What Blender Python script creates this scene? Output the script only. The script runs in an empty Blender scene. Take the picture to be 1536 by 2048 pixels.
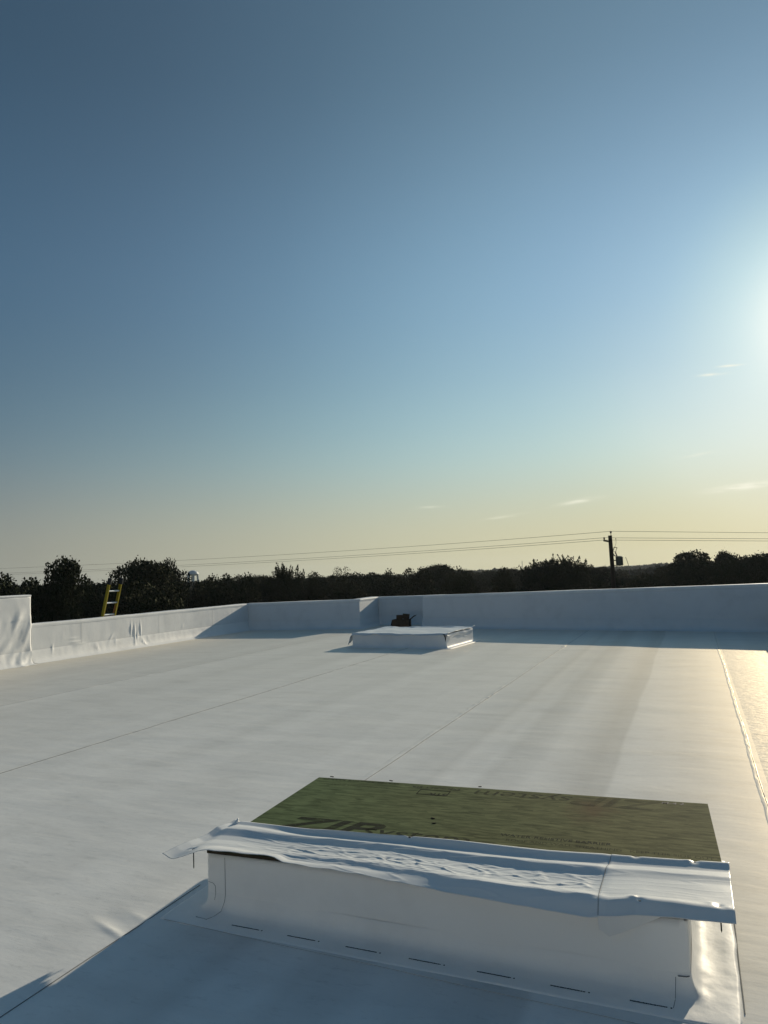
import bpy, math, random
import numpy as np
from mathutils import Vector, Matrix

# ------------------------------------------------------------------ camera, sky, sun, exposure
S = bpy.context.scene
PW, PH, F = 1536.0, 2048.0, 1420.0          # photo size and focal length in its pixels
EYE = np.array([0.0, 0.0, 1.65])             # eye 1.65 m above the roof sheet (z = 0)
VP, ROLL = (1383.0, 1122.0), -0.04           # where the roof's depth lines meet, slope of the horizon
d1 = np.array([VP[0]-PW/2, VP[1]-PH/2, F]); d1 /= np.linalg.norm(d1)
d2 = np.array([VP[0]-2000-PW/2, VP[1]-2000*ROLL-PH/2, F])
up = np.cross(d1, d2); up /= np.linalg.norm(up)
if up[1] > 0: up = -up
rt = np.cross(d1, up)
if rt[0] < 0: rt = -rt
R = np.array([rt, d1, up])                   # camera (right, down, forward) -> world
cam = bpy.data.cameras.new('camera'); camo = bpy.data.objects.new('camera', cam)
S.collection.objects.link(camo); S.camera = camo
cam.sensor_fit = 'VERTICAL'; cam.sensor_height = 24.0; cam.lens = F/PH*24.0
cam.clip_start = 0.05; cam.clip_end = 6000
cx_, cy_, cz_ = R @ [1, 0, 0], R @ [0, -1, 0], R @ [0, 0, -1]
M = Matrix.Identity(4)
for i in range(3):
    M[i][0], M[i][1], M[i][2], M[i][3] = cx_[i], cy_[i], cz_[i], EYE[i]
camo.matrix_world = M

SUN_EL, SUN_AZ = math.radians(15.8), math.radians(11.0)   # azimuth to the right of +Y
SUNDIR = Vector((math.sin(SUN_AZ)*math.cos(SUN_EL), math.cos(SUN_AZ)*math.cos(SUN_EL), math.sin(SUN_EL)))
S.view_settings.view_transform = 'Standard'; S.view_settings.look = 'None'
S.view_settings.exposure = 0.09; S.view_settings.gamma = 1.0

W = bpy.data.worlds.new('World'); S.world = W; W.use_nodes = True
nt = W.node_tree; nt.nodes.clear()
def N(t, **k):
    n = nt.nodes.new(t)
    for a, b in k.items(): setattr(n, a, b)
    return n
def L(a, b): nt.links.new(a, b)
def mth(op, a, b=None, c=None, clamp=False):
    n = N('ShaderNodeMath', operation=op); n.use_clamp = clamp
    for i, v in enumerate((a, b, c)):
        if v is None: continue
        if isinstance(v, (int, float)): n.inputs[i].default_value = v
        else: L(v, n.inputs[i])
    return n.outputs[0]
sky = N('ShaderNodeTexSky', sky_type='NISHITA'); sky.sun_disc = False
sky.sun_elevation = SUN_EL; sky.sun_rotation = SUN_AZ
sky.air_density = 1.0; sky.dust_density = 1.0; sky.ozone_density = 1.0; sky.altitude = 50
bg = N('ShaderNodeBackground'); bg.inputs[1].default_value = 0.08
wo = N('ShaderNodeOutputWorld')
L(sky.outputs[0], bg.inputs[0]); L(bg.outputs[0], wo.inputs[0])
# camera-exposed evening sky: colours by angle from the sun and by height above the horizon, with the Nishita sky mixed in
tcw = N('ShaderNodeTexCoord'); nrm = N('ShaderNodeVectorMath', operation='NORMALIZE'); L(tcw.outputs['Generated'], nrm.inputs[0])
sep = N('ShaderNodeSeparateXYZ'); L(nrm.outputs[0], sep.inputs[0])
el = mth('MULTIPLY', mth('ARCSINE', sep.outputs[2]), 180/math.pi)
az = mth('MULTIPLY', mth('ARCTAN2', sep.outputs[0], sep.outputs[1]), 180/math.pi)
dt = N('ShaderNodeVectorMath', operation='DOT_PRODUCT'); L(nrm.outputs[0], dt.inputs[0]); dt.inputs[1].default_value = SUNDIR
th = mth('MULTIPLY', mth('ARCCOSINE', mth('MINIMUM', dt.outputs['Value'], 1.0)), 1/math.pi)       # 0 at the sun, 1 opposite
def ramp(fac, stops):
    r = N('ShaderNodeValToRGB'); e = r.color_ramp.elements; r.color_ramp.interpolation = 'B_SPLINE'
    while len(e) < len(stops): e.new(0.5)
    for k, (p, c) in enumerate(stops): e[k].position = p; e[k].color = (*c, 1) if hasattr(c, '__len__') else (c, c, c, 1)
    L(fac, r.inputs[0]); return r.outputs[0]
def srgb(r, g, b): return tuple(((c/255+0.055)/1.055)**2.4 for c in (r, g, b))
blue = ramp(th, [(a/180, c) for a, c in ((0, (1, 1, 1)), (2.6, srgb(252, 255, 252)), (4.2, srgb(237, 250, 246)), (5.5, srgb(210, 233, 236)), (7, srgb(188, 218, 227)), (8.4, srgb(177, 208, 221)), (10, srgb(164, 198, 217)), (12, srgb(152, 188, 213)), (14.7, srgb(146, 181, 207)), (19, srgb(137, 173, 201)), (25, srgb(129, 165, 191)),
        (32, srgb(117, 152, 178)), (40, srgb(101, 134, 160)), (50, srgb(85, 114, 140)), (62, srgb(70, 99, 124)), (77, srgb(68, 101, 129)), (100, srgb(69, 104, 134)), (180, srgb(69, 104, 134)))])
hi = ramp(mth('MULTIPLY', el, 1/90), [(0, 1), (20/90, 1), (25/90, .92), (30/90, .78), (36/90, .62), (44/90, .58), (60/90, .68), (1, .74)])
bm_ = N('ShaderNodeMix', data_type='RGBA', blend_type='MULTIPLY'); bm_.inputs[0].default_value = 1; L(blue, bm_.inputs[6]); L(hi, bm_.inputs[7]); blue = bm_.outputs[2]
warm = ramp(th, [(a/180, c) for a, c in ((0, (1, .97, .80)), (14, srgb(219, 209, 166)), (22, srgb(207, 199, 161)), (34, srgb(198, 193, 161)), (47, srgb(176, 174, 152)), (62, srgb(154, 153, 140)), (100, srgb(100, 110, 115)), (180, srgb(80, 90, 105)))])
hz = ramp(mth('MULTIPLY', el, 1/30), [(0, .97), (2/30, .93), (4/30, .80), (6.5/30, .48), (9/30, .21), (12/30, .07), (16/30, .02), (21/30, 0), (1, 0)])
teal = ramp(th, [(a/180, c) for a, c in ((0, (1, 1, .95)), (14, srgb(199, 227, 224)), (22, srgb(181, 214, 216)), (34, srgb(154, 191, 197)), (47, srgb(127, 158, 167)), (62, srgb(99, 128, 142)), (100, srgb(60, 82, 105)), (180, srgb(50, 70, 95)))])
tf = ramp(mth('MULTIPLY', el, 1/40), [(0, 1), (8/40, .9), (11/40, .7), (15/40, .35), (20/40, .1), (27/40, 0), (1, 0)])
def mixc(f, a, b):
    m = N('ShaderNodeMix', data_type='RGBA'); L(f, m.inputs[0])
    for s_, v_ in ((6, a), (7, b)):
        if hasattr(v_, '__len__'): m.inputs[s_].default_value = (*v_, 1)
        else: L(v_, m.inputs[s_])
    return m.outputs[2]
skyc = mixc(hz, mixc(tf, blue, teal), warm)
# a few thin wisps of cloud low on the right
cn = N('ShaderNodeTexNoise'); cn.inputs['Scale'].default_value = 1.0; cn.inputs['Detail'].default_value = 5
cv = N('ShaderNodeCombineXYZ'); L(mth('MULTIPLY', az, 0.55), cv.inputs[0]); L(mth('MULTIPLY', el, 3.2), cv.inputs[1]); L(cv.outputs[0], cn.inputs['Vector'])
tot = None
for a0, e0, wa, we, tl, amp in ((-7.7, 5.0, 1.3, .17, .12, .55), (3.9, 5.2, 1.9, .22, .06, .85), (2.4, 13.45, .75, .10, -.05, .8), (3.6, 13.9, .7, .08, -.05, .7), (-19.4, 5.15, .9, .10, .0, .35), (-13.7, 4.1, 1.4, .10, .1, .3), (1.0, 7.8, 1.0, .10, .1, .22)):
    x = mth('DIVIDE', mth('SUBTRACT', az, a0), wa); y = mth('DIVIDE', mth('SUBTRACT', mth('SUBTRACT', el, e0), mth('MULTIPLY', mth('SUBTRACT', az, a0), tl)), we)
    g_ = mth('MULTIPLY', mth('EXPONENT', mth('MULTIPLY', mth('ADD', mth('MULTIPLY', x, x), mth('MULTIPLY', y, y)), -1.0)), amp)
    tot = g_ if tot is None else mth('ADD', tot, g_)
cf = mth('MULTIPLY', tot, mth('MULTIPLY_ADD', cn.outputs['Fac'], 3.2, -0.8, clamp=True), clamp=True)
skyc = mixc(mth('MULTIPLY', cf, 0.95), skyc, (.95, .93, .78))
scl = N('ShaderNodeVectorMath', operation='SCALE'); L(skyc, scl.inputs[0]); scl.inputs['Scale'].default_value = 0.97/0.08
nsc = N('ShaderNodeVectorMath', operation='SCALE'); L(sky.outputs[0], nsc.inputs[0]); nsc.inputs['Scale'].default_value = 0.007
sm = N('ShaderNodeVectorMath', operation='ADD'); L(scl.outputs[0], sm.inputs[0]); L(nsc.outputs[0], sm.inputs[1])
L(sm.outputs[0], bg.inputs[0])

sl = bpy.data.lights.new('sun', 'SUN'); sl.energy = 4.35; sl.angle = math.radians(0.6); sl.color = (1.0, 0.88, 0.675)
so = bpy.data.objects.new('sun', sl); S.collection.objects.link(so)
so.rotation_euler = SUNDIR.to_track_quat('Z', 'Y').to_euler(); so.location = (20, 60, 40)

# ------------------------------------------------------------------ helpers
rnd = random.Random(7); rng = np.random.default_rng(11)
GZ = -5.2                                     # street level below the roof
def ray(u, v):
    d = np.array([u-PW/2, v-PH/2, F]); return R @ (d/np.linalg.norm(d))
def onz(u, v, z=0.0):
    d = ray(u, v); return EYE + d*(z-EYE[2])/d[2]
def aty(u, v, y):
    d = ray(u, v); return EYE + d*y/d[1]
def atd(u, v, dist):                          # at a distance along the ground from the eye
    d = ray(u, v); return EYE + d*dist/math.hypot(d[0], d[1])

_perm = np.random.default_rng(3).permutation(512); _perm = np.concatenate([_perm, _perm, _perm])
_gr = np.random.default_rng(4).uniform(0, 2*math.pi, 512)
def noise2(x, y):
    x = np.asarray(x, float) + 97.3; y = np.asarray(y, float) + 53.7
    xi, yi = np.floor(x).astype(int), np.floor(y).astype(int); xf, yf = x-xi, y-yi
    def g(ix, iy, fx, fy):
        a = _gr[_perm[(_perm[ix & 511] + iy) & 511]]
        return np.cos(a)*fx + np.sin(a)*fy
    s = lambda t: t*t*t*(t*(t*6-15)+10)
    u, v = s(xf), s(yf)
    a = g(xi, yi, xf, yf)*(1-u) + g(xi+1, yi, xf-1, yf)*u
    b = g(xi, yi+1, xf, yf-1)*(1-u) + g(xi+1, yi+1, xf-1, yf-1)*u
    return (a*(1-v) + b*v)*1.5
def sstep(a, b, x):
    t = np.clip((np.asarray(x, float)-a)/(b-a), 0, 1); return t*t*(3-2*t)

def link(o, parent=None):
    S.collection.objects.link(o)
    if parent is not None: o.parent = parent
    return o
def mesh(name, verts, faces, mat=None, parent=None, smooth=True, off=(0, 0, 0)):
    me = bpy.data.meshes.new(name)
    verts = np.asarray(verts, float) - np.asarray(off, float)
    me.from_pydata(verts.tolist(), [], [list(f) for f in faces]); me.update()
    if smooth: me.polygons.foreach_set('use_smooth', [True]*len(me.polygons))
    if mat: me.materials.append(mat)
    return link(bpy.data.objects.new(name, me), parent)
def tag(o, label=None, cat=None, group=None, kind=None):
    if label: o['label'] = label
    if cat: o['category'] = cat
    if group: o['group'] = group
    if kind: o['kind'] = kind
    return o
def thing(name, label, cat, loc=(0, 0, 0), group=None):
    o = bpy.data.objects.new(name, None); o.location = loc; o.empty_display_size = 0.3
    link(o); return tag(o, label, cat, group)
class MB:
    def __init__(s): s.v, s.f = [], []
    def add(s, v, f):
        n = len(s.v); s.v += [tuple(p) for p in v]; s.f += [tuple(i+n for i in q) for q in f]
    def box(s, c, sz, rot=None, bev=0.0):
        x, y, z = [k/2 for k in sz]; c = Vector(c)
        if bev <= 0:
            v = [Vector((a*x, b*y, g*z)) for a in (-1, 1) for b in (-1, 1) for g in (-1, 1)]
            f = [(0, 1, 3, 2), (4, 6, 7, 5), (0, 4, 5, 1), (2, 3, 7, 6), (0, 2, 6, 4), (1, 5, 7, 3)]
        else:
            import bmesh
            bm = bmesh.new(); bmesh.ops.create_cube(bm, size=1)
            for p in bm.verts: p.co = Vector((p.co.x*sz[0], p.co.y*sz[1], p.co.z*sz[2]))
            bmesh.ops.bevel(bm, geom=bm.edges[:], offset=bev, segments=2, affect='EDGES', profile=0.6)
            bm.verts.index_update(); v = [p.co.copy() for p in bm.verts]; f = [[q.index for q in t.verts] for t in bm.faces]; bm.free()
        if rot is not None: v = [rot @ p for p in v]
        s.add([c+p for p in v], f)
    def tube(s, pts, rad, n=8, cap=True):
        pts = [Vector(p) for p in pts]; rad = rad if hasattr(rad, '__len__') else [rad]*len(pts)
        base = len(s.v); up0 = Vector((0.13, 0.21, 0.97))
        for i, p in enumerate(pts):
            t = (pts[min(i+1, len(pts)-1)] - pts[max(i-1, 0)]).normalized()
            a = t.cross(up0)
            if a.length < 0.05: a = t.cross(Vector((1, 0, 0)))
            a.normalize(); b = t.cross(a)
            for k in range(n):
                w = 2*math.pi*k/n; s.v.append(tuple(p + (a*math.cos(w)+b*math.sin(w))*rad[i]))
        for i in range(len(pts)-1):
            for k in range(n):
                s.f.append((base+i*n+k, base+i*n+(k+1) % n, base+(i+1)*n+(k+1) % n, base+(i+1)*n+k))
        if cap:
            s.f.append(tuple(base+k for k in range(n-1, -1, -1))); e = base+(len(pts)-1)*n
            s.f.append(tuple(e+k for k in range(n)))
    def lathe(s, c, prof, n=24):
        base = len(s.v)
        for r, z in prof:
            for k in range(n):
                w = 2*math.pi*k/n; s.v.append((c[0]+r*math.cos(w), c[1]+r*math.sin(w), c[2]+z))
        for i in range(len(prof)-1):
            for k in range(n):
                s.f.append((base+i*n+k, base+i*n+(k+1) % n, base+(i+1)*n+(k+1) % n, base+(i+1)*n+k))
    def build(s, name, mat, parent=None, smooth=False, off=(0, 0, 0)):
        return mesh(name, s.v, s.f, mat, parent, smooth, off)
def gridfaces(nu, nv):
    i, j = np.meshgrid(np.arange(nu-1), np.arange(nv-1), indexing='ij'); a = (i*nv+j).ravel()
    return np.stack([a, a+nv, a+nv+1, a+1], 1).tolist()

# ------------------------------------------------------------------ materials
def material(name, base, rough=0.5, spec=0.5, metal=0.0):
    m = bpy.data.materials.new(name); m.use_nodes = True
    b = m.node_tree.nodes['Principled BSDF']
    b.inputs['Base Color'].default_value = (*base, 1); b.inputs['Roughness'].default_value = rough
    b.inputs['Specular IOR Level'].default_value = spec; b.inputs['Metallic'].default_value = metal
    return m
def nd(m, t, **k):
    n = m.node_tree.nodes.new(t)
    for a, b in k.items():
        if a in n.inputs: n.inputs[a].default_value = b
        else: setattr(n, a, b)
    return n
def lk(m, a, b): m.node_tree.links.new(a, b)
def coords(m, scale=(1, 1, 1), rot=(0, 0, 0)):
    tc = nd(m, 'ShaderNodeTexCoord'); mp = nd(m, 'ShaderNodeMapping')
    mp.inputs['Scale'].default_value = scale; mp.inputs['Rotation'].default_value = rot
    lk(m, tc.outputs['Object'], mp.inputs['Vector']); return mp.outputs[0]
def vary(m, stops, scale=3.0, detail=5, cscale=(1, 1, 1), rough=0.6):
    """noise driven colour ramp into the base colour"""
    n = nd(m, 'ShaderNodeTexNoise', Scale=scale, Detail=detail, Roughness=rough); lk(m, coords(m, cscale), n.inputs['Vector'])
    r = nd(m, 'ShaderNodeValToRGB'); e = r.color_ramp.elements
    while len(e) < len(stops): e.new(0.5)
    for k, (p, c) in enumerate(stops): e[k].position = p; e[k].color = (*c, 1)
    lk(m, n.outputs['Fac'], r.inputs[0]); lk(m, r.outputs[0], m.node_tree.nodes['Principled BSDF'].inputs['Base Color'])
    return r
def bumps(m, layers):
    """layers: (coordinate scale, noise scale, detail, distance m, strength)"""
    prev = None
    for cs, sc, det, dist, st in layers:
        n = nd(m, 'ShaderNodeTexNoise', Scale=sc, Detail=det, Roughness=0.55); lk(m, coords(m, cs), n.inputs['Vector'])
        b = nd(m, 'ShaderNodeBump', Distance=dist, Strength=st); lk(m, n.outputs['Fac'], b.inputs['Height'])
        if prev: lk(m, prev, b.inputs['Normal'])
        prev = b.outputs[0]
    lk(m, prev, m.node_tree.nodes['Principled BSDF'].inputs['Normal'])

TPO = (0.72, 0.73, 0.728)
def tpo(name, layers, rough=0.42, dirt=0.06, cs=(1, 1, 1), spec=0.2, TPO=TPO):
    m = material(name, TPO, rough, spec)
    m.node_tree.nodes['Principled BSDF'].inputs['Specular Tint'].default_value = (1.0, 0.76, 0.34, 1)  # warm tint imitates golden sunlight in the sheen
    d = tuple(c*(1-dirt*1.6) for c in TPO); e = tuple(min(1, c*(1+dirt*0.5)) for c in TPO)
    vary(m, [(0.3, d), (0.5, TPO), (0.72, e)], 2.2, 8, cs)
    bumps(m, layers); return m
def roof_mat(name, layers, rough, spec):
    m = tpo(name, layers, rough, 0.05, (0.5, 1.6, 1), spec); t = m.node_tree; b = t.nodes['Principled BSDF']; src = b.inputs['Base Color'].links[0].from_socket
    tc = nd(m, 'ShaderNodeTexCoord'); sx = nd(m, 'ShaderNodeSeparateXYZ'); lk(m, tc.outputs['Object'], sx.inputs[0])
    # darker lengthwise bands along the sheets, plus blotchy drying marks and scuffs
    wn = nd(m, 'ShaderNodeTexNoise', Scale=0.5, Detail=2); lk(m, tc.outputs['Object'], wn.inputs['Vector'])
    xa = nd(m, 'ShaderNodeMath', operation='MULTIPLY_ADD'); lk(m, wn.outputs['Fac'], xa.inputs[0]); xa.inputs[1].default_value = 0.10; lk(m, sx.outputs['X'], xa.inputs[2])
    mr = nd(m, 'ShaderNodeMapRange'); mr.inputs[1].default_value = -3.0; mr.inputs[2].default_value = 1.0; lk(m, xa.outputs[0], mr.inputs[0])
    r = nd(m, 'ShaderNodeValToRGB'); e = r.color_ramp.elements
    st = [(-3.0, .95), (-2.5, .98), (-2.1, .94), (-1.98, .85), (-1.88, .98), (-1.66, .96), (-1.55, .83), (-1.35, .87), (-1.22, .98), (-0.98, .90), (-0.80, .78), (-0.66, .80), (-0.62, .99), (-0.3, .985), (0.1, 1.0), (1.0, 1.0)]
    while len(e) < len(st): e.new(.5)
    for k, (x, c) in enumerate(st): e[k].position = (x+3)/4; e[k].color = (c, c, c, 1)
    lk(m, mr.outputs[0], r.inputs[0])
    n2 = nd(m, 'ShaderNodeTexNoise', Scale=1.0, Detail=3); lk(m, coords(m, (1.5, 0.05, 1)), n2.inputs['Vector'])
    r2 = nd(m, 'ShaderNodeMapRange'); r2.inputs[1].default_value = .3; r2.inputs[2].default_value = .7; r2.inputs[3].default_value = .90; r2.inputs[4].default_value = 1.04; lk(m, n2.outputs['Fac'], r2.inputs[0])
    n3 = nd(m, 'ShaderNodeTexNoise', Scale=3.5, Detail=9, Roughness=.72); lk(m, coords(m, (0.6, 1.0, 1)), n3.inputs['Vector'])
    r3 = nd(m, 'ShaderNodeMapRange'); r3.inputs[1].default_value = .28; r3.inputs[2].default_value = .50; r3.inputs[3].default_value = .91; r3.inputs[4].default_value = 1.0; lk(m, n3.outputs['Fac'], r3.inputs[0])
    n4 = nd(m, 'ShaderNodeTexNoise', Scale=26.0, Detail=4, Roughness=.8); lk(m, coords(m, (0.35, 1.0, 1)), n4.inputs['Vector'])
    r4 = nd(m, 'ShaderNodeMapRange'); r4.inputs[1].default_value = .25; r4.inputs[2].default_value = .44; r4.inputs[3].default_value = .82; r4.inputs[4].default_value = 1.0; lk(m, n4.outputs['Fac'], r4.inputs[0])
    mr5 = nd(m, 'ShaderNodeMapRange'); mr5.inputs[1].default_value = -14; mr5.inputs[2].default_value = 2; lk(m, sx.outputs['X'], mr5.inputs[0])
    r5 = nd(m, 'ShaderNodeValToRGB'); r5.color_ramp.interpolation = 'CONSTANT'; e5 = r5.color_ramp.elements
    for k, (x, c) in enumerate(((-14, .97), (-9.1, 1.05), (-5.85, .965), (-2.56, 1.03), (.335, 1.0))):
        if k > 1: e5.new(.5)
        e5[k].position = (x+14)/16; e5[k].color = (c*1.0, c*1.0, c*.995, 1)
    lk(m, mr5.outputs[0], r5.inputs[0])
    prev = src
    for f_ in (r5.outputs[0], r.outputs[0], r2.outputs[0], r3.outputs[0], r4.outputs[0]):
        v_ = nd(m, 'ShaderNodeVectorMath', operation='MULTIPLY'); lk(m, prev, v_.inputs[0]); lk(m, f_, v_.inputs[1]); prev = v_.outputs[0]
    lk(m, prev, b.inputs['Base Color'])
    gl = nd(m, 'ShaderNodeBsdfGlossy', Roughness=rough); gl.inputs['Color'].default_value = (1.0, 0.87, 0.64, 1)  # gold of the sun glare put into the gloss colour, not the membrane's own
    fr = nd(m, 'ShaderNodeFresnel', IOR=1.22); fm = nd(m, 'ShaderNodeMath', operation='MULTIPLY'); lk(m, fr.outputs[0], fm.inputs[0]); fm.inputs[1].default_value = spec*10
    ms = nd(m, 'ShaderNodeMixShader'); lk(m, fm.outputs[0], ms.inputs[0]); lk(m, b.outputs[0], ms.inputs[1]); lk(m, gl.outputs[0], ms.inputs[2])
    lk(m, b.inputs['Normal'].links[0].from_socket, gl.inputs['Normal']); b.inputs['Specular IOR Level'].default_value = 0.0
    lk(m, ms.outputs[0], [n_ for n_ in t.nodes if n_.type == 'OUTPUT_MATERIAL'][0].inputs['Surface']); return m
BUMPS = [((0.35, 1.0, 1.0), 1.4, 3, 0.02, 0.5), ((2.0, 6.5, 1.0), 1.6, 6, 0.006, 0.30), ((7, 26, 10), 1.0, 4, 0.003, 0.30)]
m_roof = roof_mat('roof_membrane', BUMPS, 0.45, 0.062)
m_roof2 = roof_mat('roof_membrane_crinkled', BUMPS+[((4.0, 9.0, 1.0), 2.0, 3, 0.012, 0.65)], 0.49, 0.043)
m_wall = tpo('wall_membrane', [((1, 1, 1), 1.2, 3, 0.02, 0.5), ((1, 1, 0.4), 9.0, 3, 0.004, 0.5)], 0.5, 0.05)
m_flash = tpo('flashing_membrane', [((1, 1, 1), 5.0, 4, 0.010, 0.5), ((1, 1, 1), 22.0, 3, 0.0025, 0.45)], 0.5, 0.06, spec=0.08, TPO=(0.81, 0.81, 0.795))
m_face = tpo('curb_membrane', [((1, 1, 1), 2.0, 3, 0.01, 0.4), ((1, 1, 1), 160.0, 2, 0.0006, 0.4)], 0.5, 0.05, TPO=(0.82, 0.82, 0.805))
m_flap = tpo('flap_membrane', [((1, 1, 1), 14.0, 3, 0.002, 0.35), ((1, 1, 1), 300.0, 2, 0.0004, 0.4)], 0.36, 0.03)
m_seam = material('seam_dirt', (0.16, 0.165, 0.17), 0.8, 0.2)
m_seaml = material('lap_line', (0.42, 0.42, 0.41), 0.8, 0.1)
m_ink = material('printed_ink', (0.02, 0.02, 0.03), 0.7, 0.2)
m_screw = material('black_screw', (0.012, 0.012, 0.013), 0.4, 0.5)
m_black = material('black_rubber', (0.015, 0.016, 0.018), 0.6, 0.4)
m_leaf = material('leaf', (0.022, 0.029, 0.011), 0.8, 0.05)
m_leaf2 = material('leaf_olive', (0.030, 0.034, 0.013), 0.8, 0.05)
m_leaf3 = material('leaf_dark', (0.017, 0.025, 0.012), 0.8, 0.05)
m_bark = material('bark', (0.07, 0.055, 0.042), 0.9, 0.1)

# ------------------------------------------------------------------ ground and far land
ground_m = material('grass_ground', (0.06, 0.075, 0.03), 0.95, 0.1)
vary(ground_m, [(0.3, (0.04, 0.055, 0.022)), (0.6, (0.07, 0.085, 0.035)), (0.8, (0.10, 0.095, 0.05))], 0.05, 6)
g = 2500
tag(mesh('ground', [(-g, -g, GZ), (g, -g, GZ), (g, g, GZ), (-g, g, GZ)], [(0, 1, 2, 3)], ground_m), kind='structure')

# ------------------------------------------------------------------ the roof sheet
def crown_z(x):                               # very slight folds of the tapered insulation, running with the sheets
    xs = [-14, -9.2, -8.2, -5.9, -4.6, -3.1, -2.45, -2.08, -1.85, -1.61, -1.29, -0.80, -0.74, 0.36, 3]
    zs = [0, .004, -.001, .003, -.002, .003, -.001, .0035, -.001, .003, .004, -.004, -.004, .003, 0]
    return np.interp(x, xs, zs)
BUMP = (-2.70, 2.73)
def roof_z(x, y):
    z = crown_z(x)*0.9 + 0.0022*noise2(x*0.6, y*0.35) + 0.0012*noise2(x*1.7+9, y*3.1)
    z = z*sstep(0.12, 0.5, np.maximum(np.maximum(-2.363-x, x+0.112), np.maximum(3.055-y, y-4.27)))
    w = x-BUMP[0]; q = y-BUMP[1]+0.35*w
    z = z + 0.0065*np.exp(-(q/0.018)**2-((w-0.03)/0.13)**2)*1.0 - 0.004*np.exp(-((q-0.07)/0.05)**2-(w/0.14)**2)
    z = z + 0.003*np.exp(-((y-2.86+0.3*(x+2.6))/0.02)**2-((x+2.62)/0.09)**2)
    return z
def near(a, b, fine, coarse, f0, f1):
    out = [a]
    while out[-1] < b: out.append(out[-1] + (fine if f0 <= out[-1] < f1 else coarse))
    out[-1] = b; return np.array(out)
xs = near(-14.2, 2.2, 0.014, 0.055, -2.95, -2.42); ys = near(-10.0, 23.2, 0.014, 0.16, 2.50, 3.05)
XX, YY = np.meshgrid(xs, ys, indexing='ij'); ZZ = roof_z(XX, YY)
v = np.stack([XX.ravel(), YY.ravel(), ZZ.ravel()], 1); f = gridfaces(len(xs), len(ys))
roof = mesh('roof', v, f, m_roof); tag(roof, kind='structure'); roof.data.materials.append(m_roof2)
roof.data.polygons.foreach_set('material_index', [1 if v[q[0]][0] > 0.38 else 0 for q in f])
# welded overlaps between the sheets: a slightly raised, puckered strip with a dirt line along its edge
def sheet_seam(x0, amp, w=0.16, y0=-9.8, y1=22.5, seed=0, tilt=0.0):
    nu = 11; ny = int((y1-y0)/0.022); yy = np.linspace(y0, y1, ny); uu = np.linspace(0, 1, nu)
    Y, U = np.meshgrid(yy, uu, indexing='ij')
    wob = 0.012*noise2(Y*0.5, np.full_like(Y, seed+.5)) + 0.005*noise2(Y*3, np.full_like(Y, seed+2.5))
    X = x0 + (Y-10)*tilt + (U-0.35)*w + wob
    prof = np.sin(np.pi*np.clip(U, 0, 1))**0.6
    puck = np.maximum(0, noise2(Y*3.0, U*1.2+seed*7.7)-.15)*amp*2.0 + np.maximum(0, noise2(Y*11, U*2.5+seed*3.1)-.1)*amp*1.6
    env = 0.35+0.65*sstep(-0.1, 0.4, noise2(Y*0.33, np.full_like(Y, seed+11.5)))
    Z = roof_z(X, Y) - 0.003 + prof*(0.0050 + puck*env)
    mesh('sheet_seam', np.stack([X.ravel(), Y.ravel(), Z.ravel()], 1), [q[::-1] for q in gridfaces(ny, nu)], m_roof, roof)
    mb = MB(); yy = yy[::6]
    xe = x0 + (yy-10)*tilt + 0.42*w + 0.012*noise2(yy*0.5, np.full_like(yy, seed+.5)) + 0.004*noise2(yy*3, np.full_like(yy, seed+2.5))
    ze = roof_z(xe, yy) + 0.004
    return xe, yy, ze
m_seamd = material('seam_shade', (0.25, 0.25, 0.24), 0.8, 0.1)
def dirt_shade_line(xe, yy, ze, r=0.003, mat=None, parent=None):
    mb = MB(); mb.tube(np.stack([xe, yy, ze], 1), r, 5); mb.build('lap_line', mat or m_seaml, parent if parent else roof)
e = sheet_seam(0.335, 0.0014, 0.05, seed=1); dirt_shade_line(*e, r=0.0022, mat=m_seaml)
e = sheet_seam(-2.565, 0.0050, 0.10, y0=4.6, seed=2); dirt_shade_line(*e, r=0.0018, mat=m_seamd)
e = sheet_seam(-5.85, 0.0048, 0.10, seed=3); dirt_shade_line(*e, r=0.0020, mat=m_seamd)
e = sheet_seam(-9.1, 0.004, 0.10, seed=4); dirt_shade_line(*e, r=0.0012)
yy = np.linspace(-6, 3.27, 60); xx = -2.575+0.006*noise2(yy*1.3, yy*0+.3)
dirt_shade_line(xx, yy, roof_z(xx, yy)+0.0015, 0.0020, m_seam)
yy = np.linspace(3.0, 4.4, 40); xx = 0.062+0.006*noise2(yy*2.3, yy*0+.3); dirt_shade_line(xx, yy, 0*xx+0.0025, 0.0022, m_seamd)  # dark strip imitating shade along the skirt's outer right edge
xx = np.linspace(-2.50, -0.1, 60); yy = 2.89-0.035*(xx+2.5)+0.008*noise2(xx*1.1, xx*0+3.3)
dirt_shade_line(xx, yy, roof_z(xx, yy)+0.0030, 0.0012, m_seaml)

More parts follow.
